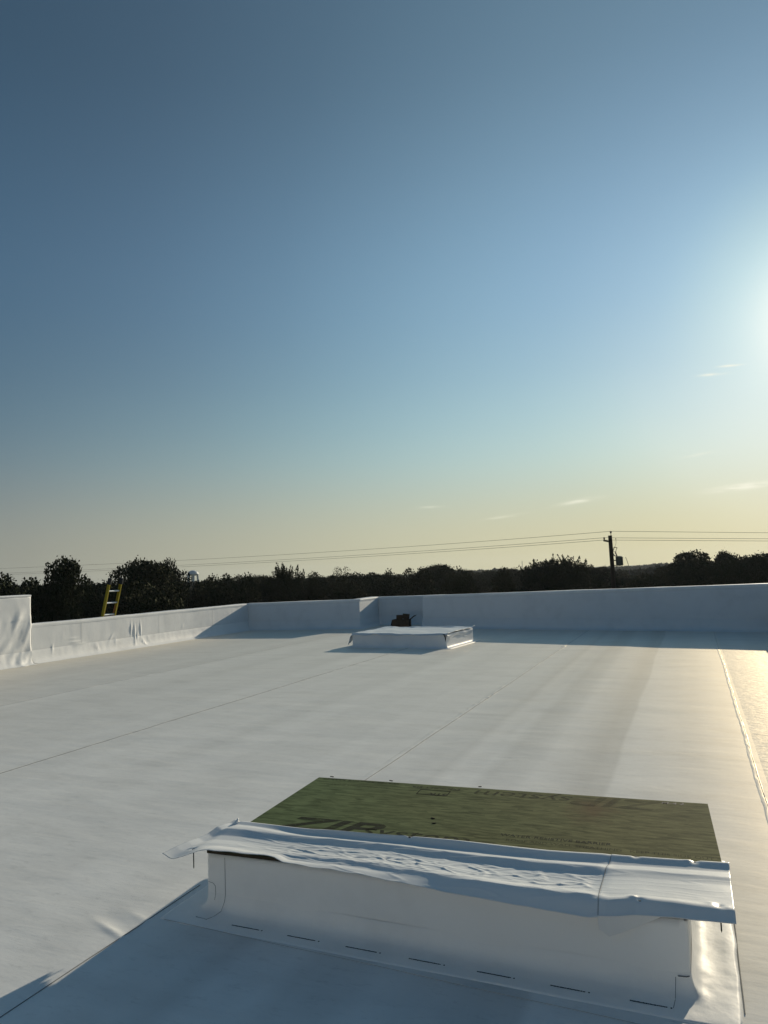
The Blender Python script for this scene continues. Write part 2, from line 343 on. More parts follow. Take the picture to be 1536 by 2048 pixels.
# ------------------------------------------------------------------ parapets
def offset_poly(P, o):
    """offset a polyline sideways (o > 0 to the left of travel)"""
    P = np.asarray(P, float); T = np.diff(P, axis=0); T /= np.linalg.norm(T, axis=1)[:, None]
    Nn = np.stack([-T[:, 1], T[:, 0]], 1); out = []
    for i in range(len(P)):
        a = Nn[max(i-1, 0)]; b = Nn[min(i, len(T)-1)]; m = a+b; m /= max(np.dot(m, m)/2, 1e-6)
        out.append(P[i]+m*o)
    return np.array(out)
def sub_poly(P, Hs, step):
    """insert points along the line, keeping corners"""
    P = np.asarray(P, float); pts, hs, ss = [P[0]], [Hs[0]], [0.0]
    for i in range(len(P)-1):
        Ls = np.linalg.norm(P[i+1]-P[i]); n = max(1, int(round(Ls/step)))
        for k in range(1, n+1):
            pts.append(P[i]+(P[i+1]-P[i])*k/n); hs.append(Hs[i]+(Hs[i+1]-Hs[i])*k/n); ss.append(ss[-1]+Ls/n)
    return np.array(pts), np.array(hs), np.array(ss)
def loft(P, Hs, prof, step=0.12, wob=None, close=True):
    """prof(h) -> list of (offset to the roof side, z); returns verts, faces"""
    P2, H2, s = sub_poly(P, Hs, step)
    m = len(prof(H2[0])); V = np.zeros((len(P2), m, 3))
    offs = np.array([[q[0] for q in prof(h)] for h in H2]); zs = np.array([[q[1] for q in prof(h)] for h in H2])
    if wob is not None:
        do, dz = wob(s[:, None]+np.zeros_like(offs), zs, offs); offs = offs+do; zs = zs+dz
    T = np.diff(P2, axis=0); T /= np.linalg.norm(T, axis=1)[:, None]; Nn = np.stack([-T[:, 1], T[:, 0]], 1)
    for i in range(len(P2)):
        a = Nn[max(i-1, 0)]; b = Nn[min(i, len(T)-1)]; mm = a+b; mm = mm/max(np.dot(mm, mm)/2, 1e-6)
        V[i, :, :2] = P2[i][None]+mm[None]*offs[i][:, None]; V[i, :, 2] = zs[i]
    F_ = gridfaces(len(P2), m)
    if close: F_ += [list(range(m)), [(len(P2)-1)*m+k for k in range(m-1, -1, -1)]]
    return V.reshape(-1, 3), F_
ZL = 0.285                                    # top of the base flashing
def parapet(label, P, Hs, thick=0.32, step=0.03, crinkle=0.004, cap_wave=0.004, extra=None, group=None, capf=1.0, laps=()):
    """inner (roof side) foot line P, the roof lies on the left of travel"""
    t = thing('parapet_wall', label, 'wall', (float(P[0][0]), float(P[0][1]), 0.0), group); off = t.location
    def wob(s, z, o):
        k = (o > -0.02) & (z > 0.02)
        d = crinkle*(noise2(s*1.1, z*1.4)+0.5*noise2(s*4, z*2.2+5)) + (extra(s, z) if extra else 0)
        return np.where(k, d, 0), np.zeros_like(z)
    zz = lambda h: [ZL-0.01+(h-ZL)*k/24 for k in range(25)]
    V, Fc = loft(P, Hs, lambda h: [(0.0, -0.15), (0.0, 0.1)]+[(0.0, z) for z in zz(h)]+[(-thick, h), (-thick, h*0.5), (-thick, GZ)], step, wob)
    mesh('wall_face', V, Fc, m_wall, t, True, off)
    bpy.context.view_layer.update()
    sh = t.children[-1].data
    # flat shading on the top keeps the edge crisp
    # base flashing: up the wall, over a small cant, out on to the roof
    fl = [(0.007, ZL), (0.012, ZL-0.02), (0.018, 0.21), (0.030, 0.14), (0.045, 0.085), (0.060, 0.055), (0.085, 0.03), (0.12, 0.014), (0.17, 0.009), (0.20, 0.0085), (0.202, 0.002)]
    def wob2(s, z, o):
        w = crinkle*0.8*(noise2(s*2.2, z*4+o*6+3)+0.6*noise2(s*7, z*6+o*9))*sstep(0.0, 0.05, z)
        e = extra(s, z) if extra else 0
        return w+e, 0.12*np.abs(w)*(o > 0.06)
    V, Fc = loft(P, Hs, lambda h: fl, step, wob2, False)
    mesh('base_flashing', V, Fc, m_flash if crinkle > 0.003 else m_wall, t, True, off)
    # cap sheet folded over both edges
    def wob3(s, z, o):
        hang = sstep(-0.04, 0.03, o)
        return hang*cap_wave*0.7*noise2(s*2.3, z*0+1.5), cap_wave*(noise2(s*0.9, o*3)+0.5*noise2(s*3.7, o*5+2))*1.0
    V, Fc = loft(P, Hs, lambda h: [(0.006, h-0.055*capf), (0.012, h-0.03*capf), (0.018, h), (0.012, h+0.014), (-0.01, h+0.018), (-thick/2, h+0.02), (-thick+0.01, h+0.018), (-thick-0.014, h+0.006), (-thick-0.016, h-0.06)], 0.09, wob3, False)
    mesh('cap_sheet', V, Fc, m_flash, t, True, off)
    P2, H2, s = sub_poly(P, Hs, 0.05); O = offset_poly(P2, 0.005)
    for q in laps:
        i = int(np.argmin(abs(s-q))); mb = MB(); p = O[i]
        mb.tube([(p[0], p[1], z) for z in np.linspace(ZL, H2[i]-0.06, 6)], 0.0012, 5)
        mb.build('lap_line', m_seaml, t, False, off)
    return t
XL = -13.29
# low wall on the left, running away; crinkled where the sheet was pulled over a joint
WR = []
for u_, v_, a_, ws_, wz_, tl_ in ((262, 1258, .020, .045, .14, .05), (269, 1264, .024, .045, .17, .0), (281, 1258, .020, .04, .15, -.05), (274, 1272, .018, .04, .10, .25), (285, 1284, .022, .06, .09, -.9), (268, 1284, .016, .05, .06, .5), (296, 1278, .014, .05, .06, -.7),
                           (150, 1284, .020, .16, .035, 0), (158, 1288, .020, .20, .03, 0), (146, 1277, .014, .12, .03, 0), (222, 1275, .014, .07, .07, .9), (192, 1294, .014, .08, .05, -.8), (104, 1296, .014, .05, .07, .3), (230, 1283, .012, .06, .06, .4), (365, 1252, .008, .07, .05, .5)):
    d_ = ray(u_, v_); t_ = XL/d_[0]; WR.append((19.55-d_[1]*t_, 1.65+d_[2]*t_, a_*.8, ws_*(.55 if ws_ < .1 else 1), wz_*(.6 if ws_ >= .1 else 1), tl_))
def left_extra(s, z):
    r = 0
    for s0, z0, a, ws, wz, tilt in WR:
        u = s-s0+tilt*(z-z0); r = r+a*np.exp(-(u/ws)**2-((z-z0)/wz)**2)
    return r
parapet('low white parapet on the left with crinkled sheet, yellow ladder leaning behind it', [(XL, 19.55), (XL, 11.27)], [0.83, 0.83], step=0.014, extra=left_extra, laps=(1.9, 4.25, 6.9), cap_wave=0.006)
def block_extra(s, z):
    k = np.exp(-((s-0.10)/0.40)**2)
    return 0.055*k*np.maximum(0, noise2(s*5.5+z*2.4, z*1.5+4))*sstep(1.3, 0.75, z) + 0.030*np.maximum(0, noise2(s*3.5+z*4, z*2.2))*sstep(1.25, 0.7, z) + 0.012*np.exp(-((z-1.0+0.1*s)/0.03)**2)*sstep(0.9, 0.2, s)
parapet('taller crinkled white parapet block at the left edge of the roof, with an added unseen rear leg that bounces light', [(XL+0.05, 11.22), (XL+0.05, -4.6), (1.9, -4.6)], [1.475, 1.475, 1.475], crinkle=0.010, extra=block_extra, cap_wave=0.003, capf=0.4)  # rear leg behind the eye is an unseen addition, bouncing sun on to the curb
RB = (-9.435, 19.80); RR = (-9.435, 21.25)
parapet('far white parapet between the left corner and the alcove, mostly in shade', [(-9.435, 21.3), RB, (XL, 19.52)], [0.885, 0.87, 0.835], crinkle=0.0015, cap_wave=0.005)
parapet('short white back wall of the alcove behind the brown carton', [(-7.44, 21.24), (-9.43, 21.24)], [0.885, 0.875], crinkle=0.001, cap_wave=0.004)
pa = np.array((-7.44, 20.00)); pb = np.array((1.47, 18.25)); dr = (pb-pa)/np.linalg.norm(pb-pa); cn = pa+dr*((1.83-pa[0])/dr[0])
parapet('long shaded white parapet right of the alcove, turning the corner beside the roof', [(1.83, -4.9), (1.83, 8.0), tuple(cn), (-7.44, 20.00), (-7.44, 21.2)], [1.06, 1.06, 1.06, 0.925, 0.90], crinkle=0.001, cap_wave=0.004)

# ------------------------------------------------------------------ near curb with its green board and loose sheet
def rect_ring(x0, x1, y0, y1, r, step):
    """closed loop of points and outward normals round a rectangle with rounded corners"""
    pts = []
    for (cx, cy, a0) in ((x1-r, y0+r, -90), (x1-r, y1-r, 0), (x0+r, y1-r, 90), (x0+r, y0+r, 180)):
        for k in range(7):
            a = math.radians(a0+90*k/6); pts.append((cx+r*math.cos(a), cy+r*math.sin(a), math.cos(a), math.sin(a)))
    out = []
    for i in range(len(pts)):
        p, q = np.array(pts[i]), np.array(pts[(i+1) % len(pts)]); n = max(1, int(np.linalg.norm(q[:2]-p[:2])/step))
        for k in range(n): out.append(p+(q-p)*k/n)
    return np.array(out)
def ring_loft(ring, prof, wob=None):
    n, m = len(ring), len(prof); s = np.concatenate([[0], np.cumsum(np.linalg.norm(np.diff(ring[:, :2], axis=0), axis=1))])
    o = np.array([p[0] for p in prof])[None]+np.zeros((n, m)); z = np.array([p[1] for p in prof])[None]+np.zeros((n, m))
    if wob is not None:
        do, dz = wob(s[:, None]+np.zeros((n, m)), o, z, ring); o = o+do; z = z+dz
    V = np.zeros((n, m, 3)); mm_ = np.maximum(np.abs(ring[:, 2:3]), np.abs(ring[:, 3:4])); kk = 1+(1/mm_-1)*sstep(0.02, 0.10, o)*0.9; V[:, :, 0] = ring[:, 0:1]+ring[:, 2:3]*o*kk; V[:, :, 1] = ring[:, 1:2]+ring[:, 3:4]*o*kk; V[:, :, 2] = z
    Fc = [(i*m+j, ((i+1) % n)*m+j, ((i+1) % n)*m+j+1, i*m+j+1) for i in range(n) for j in range(m-1)]
    return V.reshape(-1, 3), Fc
def curb(label, x0, x1, y0, y1, h, ang=0.0, wrinkle_right=True, skirt=0.17, group='roof curbs'):
    cx, cy = (x0+x1)/2, (y0+y1)/2
    t = thing('roof_curb', label, 'roof curb', (cx, cy, 0), group); t.rotation_euler.z = ang
    ring = rect_ring(x0-cx, x1-cx, y0-cy, y1-cy, 0.012, 0.02)
    prof = [(0.0, -0.02)]+[(0.0, 0.02+(h-0.02)*k/8) for k in range(9)]+[(-0.045, h), (-0.05, 0.05)]
    V, Fc = ring_loft(ring, prof, lambda s, o, z, rg: (np.where(o > -0.01, 0.0025*noise2(s*1.6, z*3)*sstep(0.02, .1, z), 0), 0*z))
    mesh('curb_wall', V, Fc, m_face, t)
    pr = [(0.0006, 0.085), (0.0015, 0.07), (0.004, 0.052), (0.010, 0.034), (0.022, 0.018), (0.040, 0.0095), (0.062, 0.006), (0.09, 0.0045), (0.12, 0.004), (skirt-0.012, 0.0036), (skirt, 0.0030), (skirt+0.002, -0.004)]
    def wob(s, o, z, rg):
        nx, ny = rg[:, 2:3], rg[:, 3:4]
        side = sstep(0.3, 0.9, nx) if wrinkle_right else 0*nx
        crn = np.exp(-((np.abs(rg[:, 0:1])-(x1-x0)/2)**2+(rg[:, 1:2]+(y1-y0)/2)**2)/0.12**2)
        a = 0.0004+0.0045*side+0.004*crn
        w = a*(np.maximum(0, noise2(s*6+z*4, o*14+7))+0.7*np.maximum(-.1, noise2(s*17, o*22+3)))
        edge = sstep(skirt+0.003, skirt-0.03, o)
        return 0.004*noise2(s*2, o*0+4.2)+0.008*side*noise2(s*5, o*0+9)*(o > .05), w*edge*(o > 0.01)+0.006*side*np.exp(-((o-skirt+0.012)/0.012)**2)*(0.5+noise2(s*3, o*0))
    V, Fc = ring_loft(ring, pr, wob); mesh('base_flashing', V, Fc, m_flash if wrinkle_right else m_face, t)
    return t, cx, cy
CX0, CX1, CY0, CY1, CH = -2.363, -0.112, 3.055, 4.27, 0.275
nc, ccx, ccy = curb('large white roof curb in the foreground carrying the green board', CX0, CX1, CY0, CY1, CH)
def on_curb(name, pts, r, mat):
    mb = MB(); mb.tube([(p[0]-ccx, p[1]-ccy, p[2]) for p in pts], r, 5); return mb.build(name, mat, nc)
yf = CY0-0.0015
on_curb('lap_line', [(-2.252, yf, z) for z in (0.262, 0.2, 0.14, 0.085)]+[(-2.252, yf-0.008, 0.055), (-2.258, yf-0.03, 0.016), (-2.275, yf-0.07, 0.0062), (-2.292, yf-0.10, 0.0052)], 0.0009, m_seam)
on_curb('lap_line', [(-2.354, yf, 0.135), (-2.325, yf, 0.130), (-2.312, yf, 0.118), (-2.311, yf, 0.08), (-2.311, yf-0.010, 0.055)], 0.0008, m_seam)
on_curb('lap_line', [(-2.36, yf-0.095, 0.005), (-2.29, yf-0.102, 0.005)], 0.0016, m_seam)
on_curb('lap_line', [(-0.16, yf-0.004, 0.07), (-0.13, yf-0.004, 0.072), (-0.118, yf-0.003, 0.076)], 0.002, m_seam)
on_curb('lap_line', [(-0.168, yf-0.006, 0.066), (-0.172, yf-0.05, 0.0085), (-0.178, yf-0.105, 0.005)], 0.0011, m_seam)
# printed rows of lettering on the flange, too small to read: a line of ticks and a dot each
for a, b in ((-2.138, -1.984), (-1.831, -1.681), (-1.531, -1.378), (-1.229, -1.084), (-0.928, -0.788), (-0.629, -0.495), (-0.331, -0.199)):
    mb = MB(); x = a; yb = 2.945
    while x < b-0.004:
        w = rnd.uniform(0.003, 0.007); mb.box((x+w/2-ccx, yb+rnd.uniform(-.0006, .0006)-ccy, 0.0052), (w, rnd.uniform(0.004, 0.006), 0.0012)); x += w+rnd.uniform(0.0004, 0.0016)
    mb.box((b+0.014-ccx, yb-ccy, 0.0052), (0.006, 0.006, 0.0012))
    mb.build('printed_line', m_ink, nc)

# green sheathing board
bd = thing('sheathing_board', 'green wood sheathing board with faded print lying on the near curb', 'board', (-1.21, 3.77, 0.282))
m_osb = material('green_osb', (0.09, 0.115, 0.055), 0.85, 0.04)
def osb():
    m = m_osb; t = m.node_tree; b = t.nodes['Principled BSDF']
    co = coords(m, (3.0, 16.0, 1)); n1 = nd(m, 'ShaderNodeTexNoise', Scale=2.6, Detail=8, Roughness=0.7); lk(m, co, n1.inputs['Vector'])
    r1 = nd(m, 'ShaderNodeValToRGB'); e = r1.color_ramp.elements; e[0].position = 0.30; e[0].color = (0.046, 0.066, 0.030, 1); e[1].position = 0.66; e[1].color = (0.128, 0.170, 0.082, 1)
    nv = nd(m, 'ShaderNodeTexVoronoi', Scale=1.0, Randomness=1.0); lk(m, coords(m, (9, 42, 1)), nv.inputs['Vector'])
    ng = nd(m, 'ShaderNodeSeparateColor'); lk(m, nv.outputs['Color'], ng.inputs[0])
    na = nd(m, 'ShaderNodeMath', operation='MULTIPLY_ADD'); lk(m, ng.outputs[0], na.inputs[0]); na.inputs[1].default_value = 0.20; lk(m, n1.outputs['Fac'], na.inputs[2])
    nb = nd(m, 'ShaderNodeMath', operation='SUBTRACT'); lk(m, na.outputs[0], nb.inputs[0]); nb.inputs[1].default_value = 0.09
    lk(m, nb.outputs[0], r1.inputs[0])
    # olive to the right where it is weathered, greener at the left
    tc = nd(m, 'ShaderNodeTexCoord'); sx = nd(m, 'ShaderNodeSeparateXYZ'); lk(m, tc.outputs['Object'], sx.inputs[0])
    n2 = nd(m, 'ShaderNodeTexNoise', Scale=2.0, Detail=4); lk(m, tc.outputs['Object'], n2.inputs['Vector'])
    ad = nd(m, 'ShaderNodeMath', operation='MULTIPLY_ADD'); lk(m, n2.outputs['Fac'], ad.inputs[0]); ad.inputs[1].default_value = 1.1; lk(m, sx.outputs['X'], ad.inputs[2])
    rr = nd(m, 'ShaderNodeMapRange'); rr.inputs[1].default_value = -0.5; rr.inputs[2].default_value = 1.3; lk(m, ad.outputs[0], rr.inputs[0])
    mx = nd(m, 'ShaderNodeMix', data_type='RGBA', blend_type='MULTIPLY'); lk(m, rr.outputs[0], mx.inputs[0]); lk(m, r1.outputs[0], mx.inputs[6]); mx.inputs[7].default_value = (1.28, 0.95, 0.92, 1)
    # rusty stain
    vm = nd(m, 'ShaderNodeVectorMath', operation='SUBTRACT'); vm.inputs[1].default_value = (0.60, 0.44, 0.0); lk(m, tc.outputs['Object'], vm.inputs[0])
    ms = nd(m, 'ShaderNodeMapping'); ms.inputs['Scale'].default_value = (6.5, 3.2, 0); lk(m, vm.outputs[0], ms.inputs['Vector'])
    ln = nd(m, 'ShaderNodeVectorMath', operation='LENGTH'); lk(m, ms.outputs[0], ln.inputs[0])
    n3 = nd(m, 'ShaderNodeTexNoise', Scale=9.0, Detail=5); lk(m, tc.outputs['Object'], n3.inputs['Vector'])
    s1 = nd(m, 'ShaderNodeMath', operation='MULTIPLY_ADD'); lk(m, n3.outputs['Fac'], s1.inputs[0]); s1.inputs[1].default_value = 1.4; lk(m, ln.outputs['Value'], s1.inputs[2])
    r3 = nd(m, 'ShaderNodeMapRange'); r3.inputs[1].default_value = 1.75; r3.inputs[2].default_value = 0.7; r3.inputs[4].default_value = 0.55; lk(m, s1.outputs[0], r3.inputs[0])
    m2 = nd(m, 'ShaderNodeMix', data_type='RGBA'); lk(m, r3.outputs[0], m2.inputs[0]); lk(m, mx.outputs[2], m2.inputs[6]); m2.inputs[7].default_value = (0.11, 0.062, 0.035, 1)
    lk(m, m2.outputs[2], b.inputs['Base Color'])
    bu = nd(m, 'ShaderNodeBump', Distance=0.003, Strength=0.6); lk(m, n1.outputs['Fac'], bu.inputs['Height'])
    n4 = nd(m, 'ShaderNodeTexNoise', Scale=120.0, Detail=3); lk(m, tc.outputs['Object'], n4.inputs['Vector'])
    b4 = nd(m, 'ShaderNodeBump', Distance=0.001, Strength=0.5); lk(m, n4.outputs['Fac'], b4.inputs['Height']); lk(m, bu.outputs[0], b4.inputs['Normal']); lk(m, b4.outputs[0], b.inputs['Normal'])
osb()
m_edge = material('board_edge', (0.05, 0.042, 0.028), 0.9, 0.1)
BA = math.radians(2.9)
mb = MB(); mb.box((0, 0, 0.0075), (2.40, 1.30, 0.015), None, 0.0012); sheet = mb.build('board_sheet', m_osb, bd); sheet.data.materials.append(m_edge)
sheet.data.polygons.foreach_set('material_index', [0 if abs(p.normal.z) > .5 else 1 for p in sheet.data.polygons])  # dark side faces also stand in for the shadow gap under the strip
bd.rotation_euler.z = BA
bd.location = (-1.211-math.sin(BA)*(-0.65), 4.39-0.65*math.cos(BA), 0.282)
m_print = material('faded_print', (0.014, 0.020, 0.011), 0.85, 0.1)
def fade(m, amt, sc):
    t = m.node_tree; b = t.nodes['Principled BSDF']; n = nd(m, 'ShaderNodeTexNoise', Scale=sc, Detail=6, Roughness=0.7); lk(m, coords(m, (4, 16, 1)), n.inputs['Vector'])
    r = nd(m, 'ShaderNodeMapRange'); r.inputs[1].default_value = 0.30; r.inputs[2].default_value = 0.52; r.inputs[4].default_value = amt; lk(m, n.outputs['Fac'], r.inputs[0]); lk(m, r.outputs[0], b.inputs['Alpha'])
fade(m_print, 0.92, 3.0)
m_print2 = material('very_faded_print', (0.016, 0.020, 0.011), 0.85, 0.1); fade(m_print2, 0.62, 2.4)
m_print3 = material('nearly_gone_print', (0.016, 0.020, 0.011), 0.85, 0.1); fade(m_print3, 0.30, 2.0)
def text(name, body, x, y, size, parent, mat, rz=0.0, shear=0.0, z=0.0158, bold=0.0, sx=1.0, label=None):
    cu = bpy.data.curves.new(name, 'FONT'); cu.body = body; cu.size = size; cu.shear = shear; cu.offset = bold; cu.resolution_u = 3
    tmp = bpy.data.objects.new(name+'_tmp', cu); S.collection.objects.link(tmp)
    bpy.context.view_layer.update(); dg = bpy.context.evaluated_depsgraph_get()
    me = bpy.data.meshes.new_from_object(tmp.evaluated_get(dg)); bpy.data.objects.remove(tmp)
    me.name = name; me.materials.clear(); me.materials.append(mat)
    o = bpy.data.objects.new(name, me); link(o, parent); o.location = (x, y, z); o.rotation_euler.z = rz; o.scale = (sx, 1, 1)
    return o
def blocal(u, v, z=0.298):
    p = onz(u, v, z); q = np.array(p[:2])-np.array(bd.location[:2]); c, s = math.cos(BA), math.sin(BA)
    return c*q[0]+s*q[1], -s*q[0]+c*q[1]
a = blocal(546, 1653); text('lettering', 'ZIP', a[0], a[1]+0.005, 0.25, bd, m_print, 0, 0.28, bold=0.006, sx=1.55)
a = blocal(712, 1668); text('lettering', 'system', a[0], a[1]+0.015, 0.17, bd, m_print, -0.02, 0.2, bold=0.0, sx=1.25)
a = blocal(1140, 1592); text('lettering', 'system', a[0]+0.03, a[1]-0.01, 0.17, bd, m_print2, math.pi, 0.2, sx=1.25)
a = blocal(1330, 1603); text('lettering', 'ZIP', a[0], a[1]-0.01, 0.235, bd, m_print3, math.pi, 0.28, bold=0.004, sx=1.4)
a = blocal(1000, 1671); text('lettering', 'WATER-RESISTIVE BARRIER', a[0], a[1], 0.045, bd, m_print, 0.0, 0, bold=0.0005, sx=1.0)
a = blocal(1010, 1681); text('lettering', 'ROOF AND WALL SHEATHING   KEEP THIS SIDE OUT', a[0], a[1], 0.04, bd, m_print2, 0.0, 0)
a = blocal(800, 1566); text('lettering', 'WATER-RESISTIVE BARRIER', a[0], a[1], 0.045, bd, m_print, math.pi, 0, bold=0.0005)
a = blocal(778, 1575); text('lettering', 'ROOF AND WALL SHEATHING', a[0], a[1], 0.035, bd, m_print2, math.pi, 0)
a = blocal(922, 1578); text('lettering', 'EXPOSURE 1  STR', a[0], a[1], 0.04, bd, m_print, math.pi, 0, bold=0.0006)
a = blocal(895, 1588); text('lettering', 'STR', a[0], a[1], 0.065, bd, m_print, math.pi, 0, bold=0.002)
a = blocal(868, 1584)
mb = MB()
for sx_, sy_, w_, h_ in ((0, 0.045, .19, .006), (0, -0.045, .19, .006), (-.095, 0, .006, .09), (.095, 0, .006, .09)): mb.box((a[0]+sx_, a[1]+sy_-0.01, 0.0158), (w_, h_, 0.0008))
mb.build('stamp_frame', m_print, bd)
# nail heads and knots along the far edge
for u_, v_ in ((664, 1551), (782, 1559), (960, 1571), (868, 1644), (866, 1634)):
    a = blocal(u_, v_+2.5); mb = MB(); mb.box((a[0], a[1], 0.0165), (rnd.uniform(.018, .028), .009, .005), Matrix.Rotation(rnd.uniform(-.6, .6), 3, 'Z'), 0.002); mb.build('splinter', m_edge, bd)
text('lettering', 'M-4 2', *blocal(1322, 1607), 0.05, bd, m_ink, 0.02, 0.2, bold=0.001)

# loose white strip screwed along the near edge of the board
def ip(u, pts): return np.interp(u, [p[0] for p in pts], [p[1] for p in pts])
fx = np.linspace(-2.53, 0.058, 520); nvv = 110; vv = np.linspace(0, 1, nvv)
BACK = [(-2.60, 3.45), (-2.45, 3.39), (-1.924, 3.365), (-1.406, 3.42), (-0.946, 3.437), (-0.708, 3.447), (-0.45, 3.49), (-0.42, 3.495), (0.06, 3.55)]
FRONT = [(-2.60, 2.93), (-2.46, 2.91), (-2.36, 2.93), (-2.28, 2.965), (-2.02, 2.975), (-1.92, 2.985), (-1.86, 2.965), (-1.80, 2.975), (-1.515, 2.985), (-1.26, 2.975), (-0.8, 2.955), (-0.40, 2.965), (-0.30, 3.015), (0.06, 3.035)]
Xg, Vg = np.meshgrid(fx, vv, indexing='ij')
yb = ip(Xg, BACK)+0.006*noise2(Xg*3, Xg*0+.2); yfn = ip(Xg, FRONT)+0.006*noise2(Xg*4, Xg*0+3.2)+0.004*noise2(Xg*11, Xg*0+1.2)
Yg = yb+(yfn-yb)*Vg
rgt = sstep(-0.48, -0.40, Xg); lft = sstep(-1.7, -2.3, Xg); mid = (1-rgt)*(1-lft)
base = 0.300+0.0*Vg
ph = 0.025*noise2(Xg*1.9, Xg*0+7.7)+0.035*noise2(Xg*0.7, Xg*0+1.7)
v2 = Vg+ph
bmp = lambda c, w: np.exp(-((v2-c)/w)**2)
# lifted back edge, three soft waves running the length, then the drop over the front of the curb
def curve(pts, q):
    g_ = np.linspace(-0.3, 1.3, 801); y_ = np.interp(g_, [p[0] for p in pts], [p[1] for p in pts]); k_ = np.exp(-(np.arange(-40, 41)*0.002/0.014)**2); k_ /= k_.sum()
    return np.interp(q, g_, np.convolve(np.pad(y_, 40, mode='edge'), k_, 'valid'))
bandm = curve([(0, .031), (.06, .016), (.12, .006), (.18, .014), (.24, .021), (.29, .014), (.35, .003), (.42, .003), (.55, .006), (.68, .010), (.74, .017), (.79, .021), (.84, .015), (.90, .005), (.96, -.005), (1, -.010), (1.1, -.020)], v2)
bandl = curve([(0, .020), (.1, .012), (.2, .018), (.28, .020), (.42, .005), (.55, .003), (.7, .010), (.85, .012), (1, .008)], v2)
bandr = curve([(0, .027), (.08, .010), (.13, .006), (.2, .013), (.27, .017), (.33, .012), (.4, .009), (.6, .011), (.78, .014), (.84, .02), (.88, .018), (.94, .006), (1, -.004)], Vg+0.4*ph)
bandf = curve([(0, .031), (.06, .016), (.12, .006), (.18, .014), (.24, .021), (.29, .014), (.35, .003), (.42, .004), (.55, .007), (.66, .009), (.72, .014), (.77, .016), (.82, .008), (.88, .005), (.95, .009), (1, .010), (1.1, .010)], v2)
kf = sstep(-1.55, -0.85, Xg); bandm = bandf*(1-kf)+bandm*kf
waves = mid*bandm + lft*bandl + rgt*bandr
waves = waves*(0.95+0.30*noise2(Xg*0.9, Vg*0.8+2)) + 0.0035*noise2(Xg*1.6, Vg*5+3)*mid
rid = lambda n: np.maximum(0, 1-np.abs(n)*5.5)**1.2
cr = rid(noise2(Xg*4.6, Vg*5.0+1.3))*0.75+rid(noise2(Xg*5.2+Vg*3, Vg*4.6+8.1))*0.5+rid(noise2(Xg*5.2-Vg*3, Vg*4.6+4.7))*0.4
cenv = np.exp(-((Vg-0.58)/0.20)**2)*sstep(-2.05, -1.75, Xg)*(1-sstep(-0.55, -0.42, Xg))
crease = 0.0050*cr*cenv
droop = -(0.002+0.012*np.exp(-((Xg+0.42)/0.25)**2)+0.004*sstep(-1.6, -0.6, Xg)*(1-rgt)-0.004*lft)*sstep(0.86, 1.0, Vg)**1.2
# corner lifted at the far left, left end curling up
curl = 0.016*sstep(-2.44, -2.53, Xg)**1.6*(0.3+0.7*Vg) + 0.022*np.exp(-((Xg+2.470)/0.026)**2)*np.exp(-(Vg/0.07)**2)
screw_px = [(387, 1697), (460, 1650), (820, 1683), (773, 1718), (1272, 1720), (1390, 1731), (1280, 1808), (1440, 1820)]
screws = [onz(a, b, 0.305)[:2] for a, b in screw_px]
dim = 0
for sx_, sy_ in screws:
    r2 = (Xg-sx_)**2+(Yg-sy_)**2; dim = dim+0.006*np.exp(-r2/0.016**2)-0.004*np.exp(-((Xg-sx_+0.028)**2/0.02**2+(Yg-sy_-0.012)**2/0.014**2))
gap = 0.020*sstep(-2.40, -2.30, Xg)*(1-sstep(-1.98, -1.80, Xg))*sstep(0.75, 1.0, Vg)
Zg = base+waves+crease+droop*(1-0.95*sstep(-1.45, -2.0, Xg))+gap+curl-dim
Zg += 0.003*noise2(Xg*2.5, Vg*3+6) + 0.0016*rid(noise2(Xg*3.3+2, Vg*11+6.2))*sstep(.05, .2, Vg)*(1-.6*rgt)*sstep(-2.35, -2.05, Xg) + 0.0035*noise2(Xg*6.5, Xg*0+5.5)*sstep(.86, 1, Vg)
# overlap of the two lengths: right piece lies on the left one
Zg += 0.003*sstep(-0.432, -0.428, Xg+0.012*np.sin(Vg*3))
# the left bit sags off the board outside the curb
Zg -= 0.026*sstep(-2.36, -2.50, Xg)*(0.5+0.5*Vg)
Xs = Xg+0.085*sstep(-2.36, -2.53, Xg)*(1-Vg)**1.2
flap = thing('membrane_strip', 'loose wavy white membrane strip screwed over the near edge of the green board', 'membrane strip', (-1.24, 3.22, 0.30))
fo = np.array(flap.location)
me_fl = mesh('strip_sheet', np.stack([Xs.ravel(), Yg.ravel(), Zg.ravel()], 1), gridfaces(len(fx), nvv), m_flap, flap, True, fo)
sd = me_fl.modifiers.new('thickness', 'SOLIDIFY'); sd.thickness = 0.0022; sd.offset = -1
def flap_z(x, y):
    i = int(np.clip(np.searchsorted(fx, x), 0, len(fx)-1)); j = int(np.argmin(abs(Yg[i]-y))); return Zg[i, j]
for k, (sx_, sy_) in enumerate(screws):
    z = flap_z(sx_, sy_); mb = MB(); q = (sx_-fo[0], sy_-fo[1], z-fo[2])
    mb.lathe(q, [(0.0, 0.003), (0.006, 0.003), (0.0085, 0.001), (0.006, -0.002), (0.0028, -0.006), (0.0028, -0.085 if k in (0, 6, 7) else -0.02), (0.0, -0.095 if k in (0, 6, 7) else -0.022)], 10)
    mb.build('screw', m_screw, flap)
# screw shanks show under the edge where the strip runs past the curb
i = np.argmin(abs(fx+0.43)); mb = MB()
mb.tube([(fx[i]+0.012*math.sin(v_*3)*-1-fo[0], Yg[i, j]-fo[1], Zg[i, j]+0.002-fo[2]) for j, v_ in enumerate(vv) if j % 4 == 0], 0.0012, 5); mb.build('lap_line', m_seam, flap)
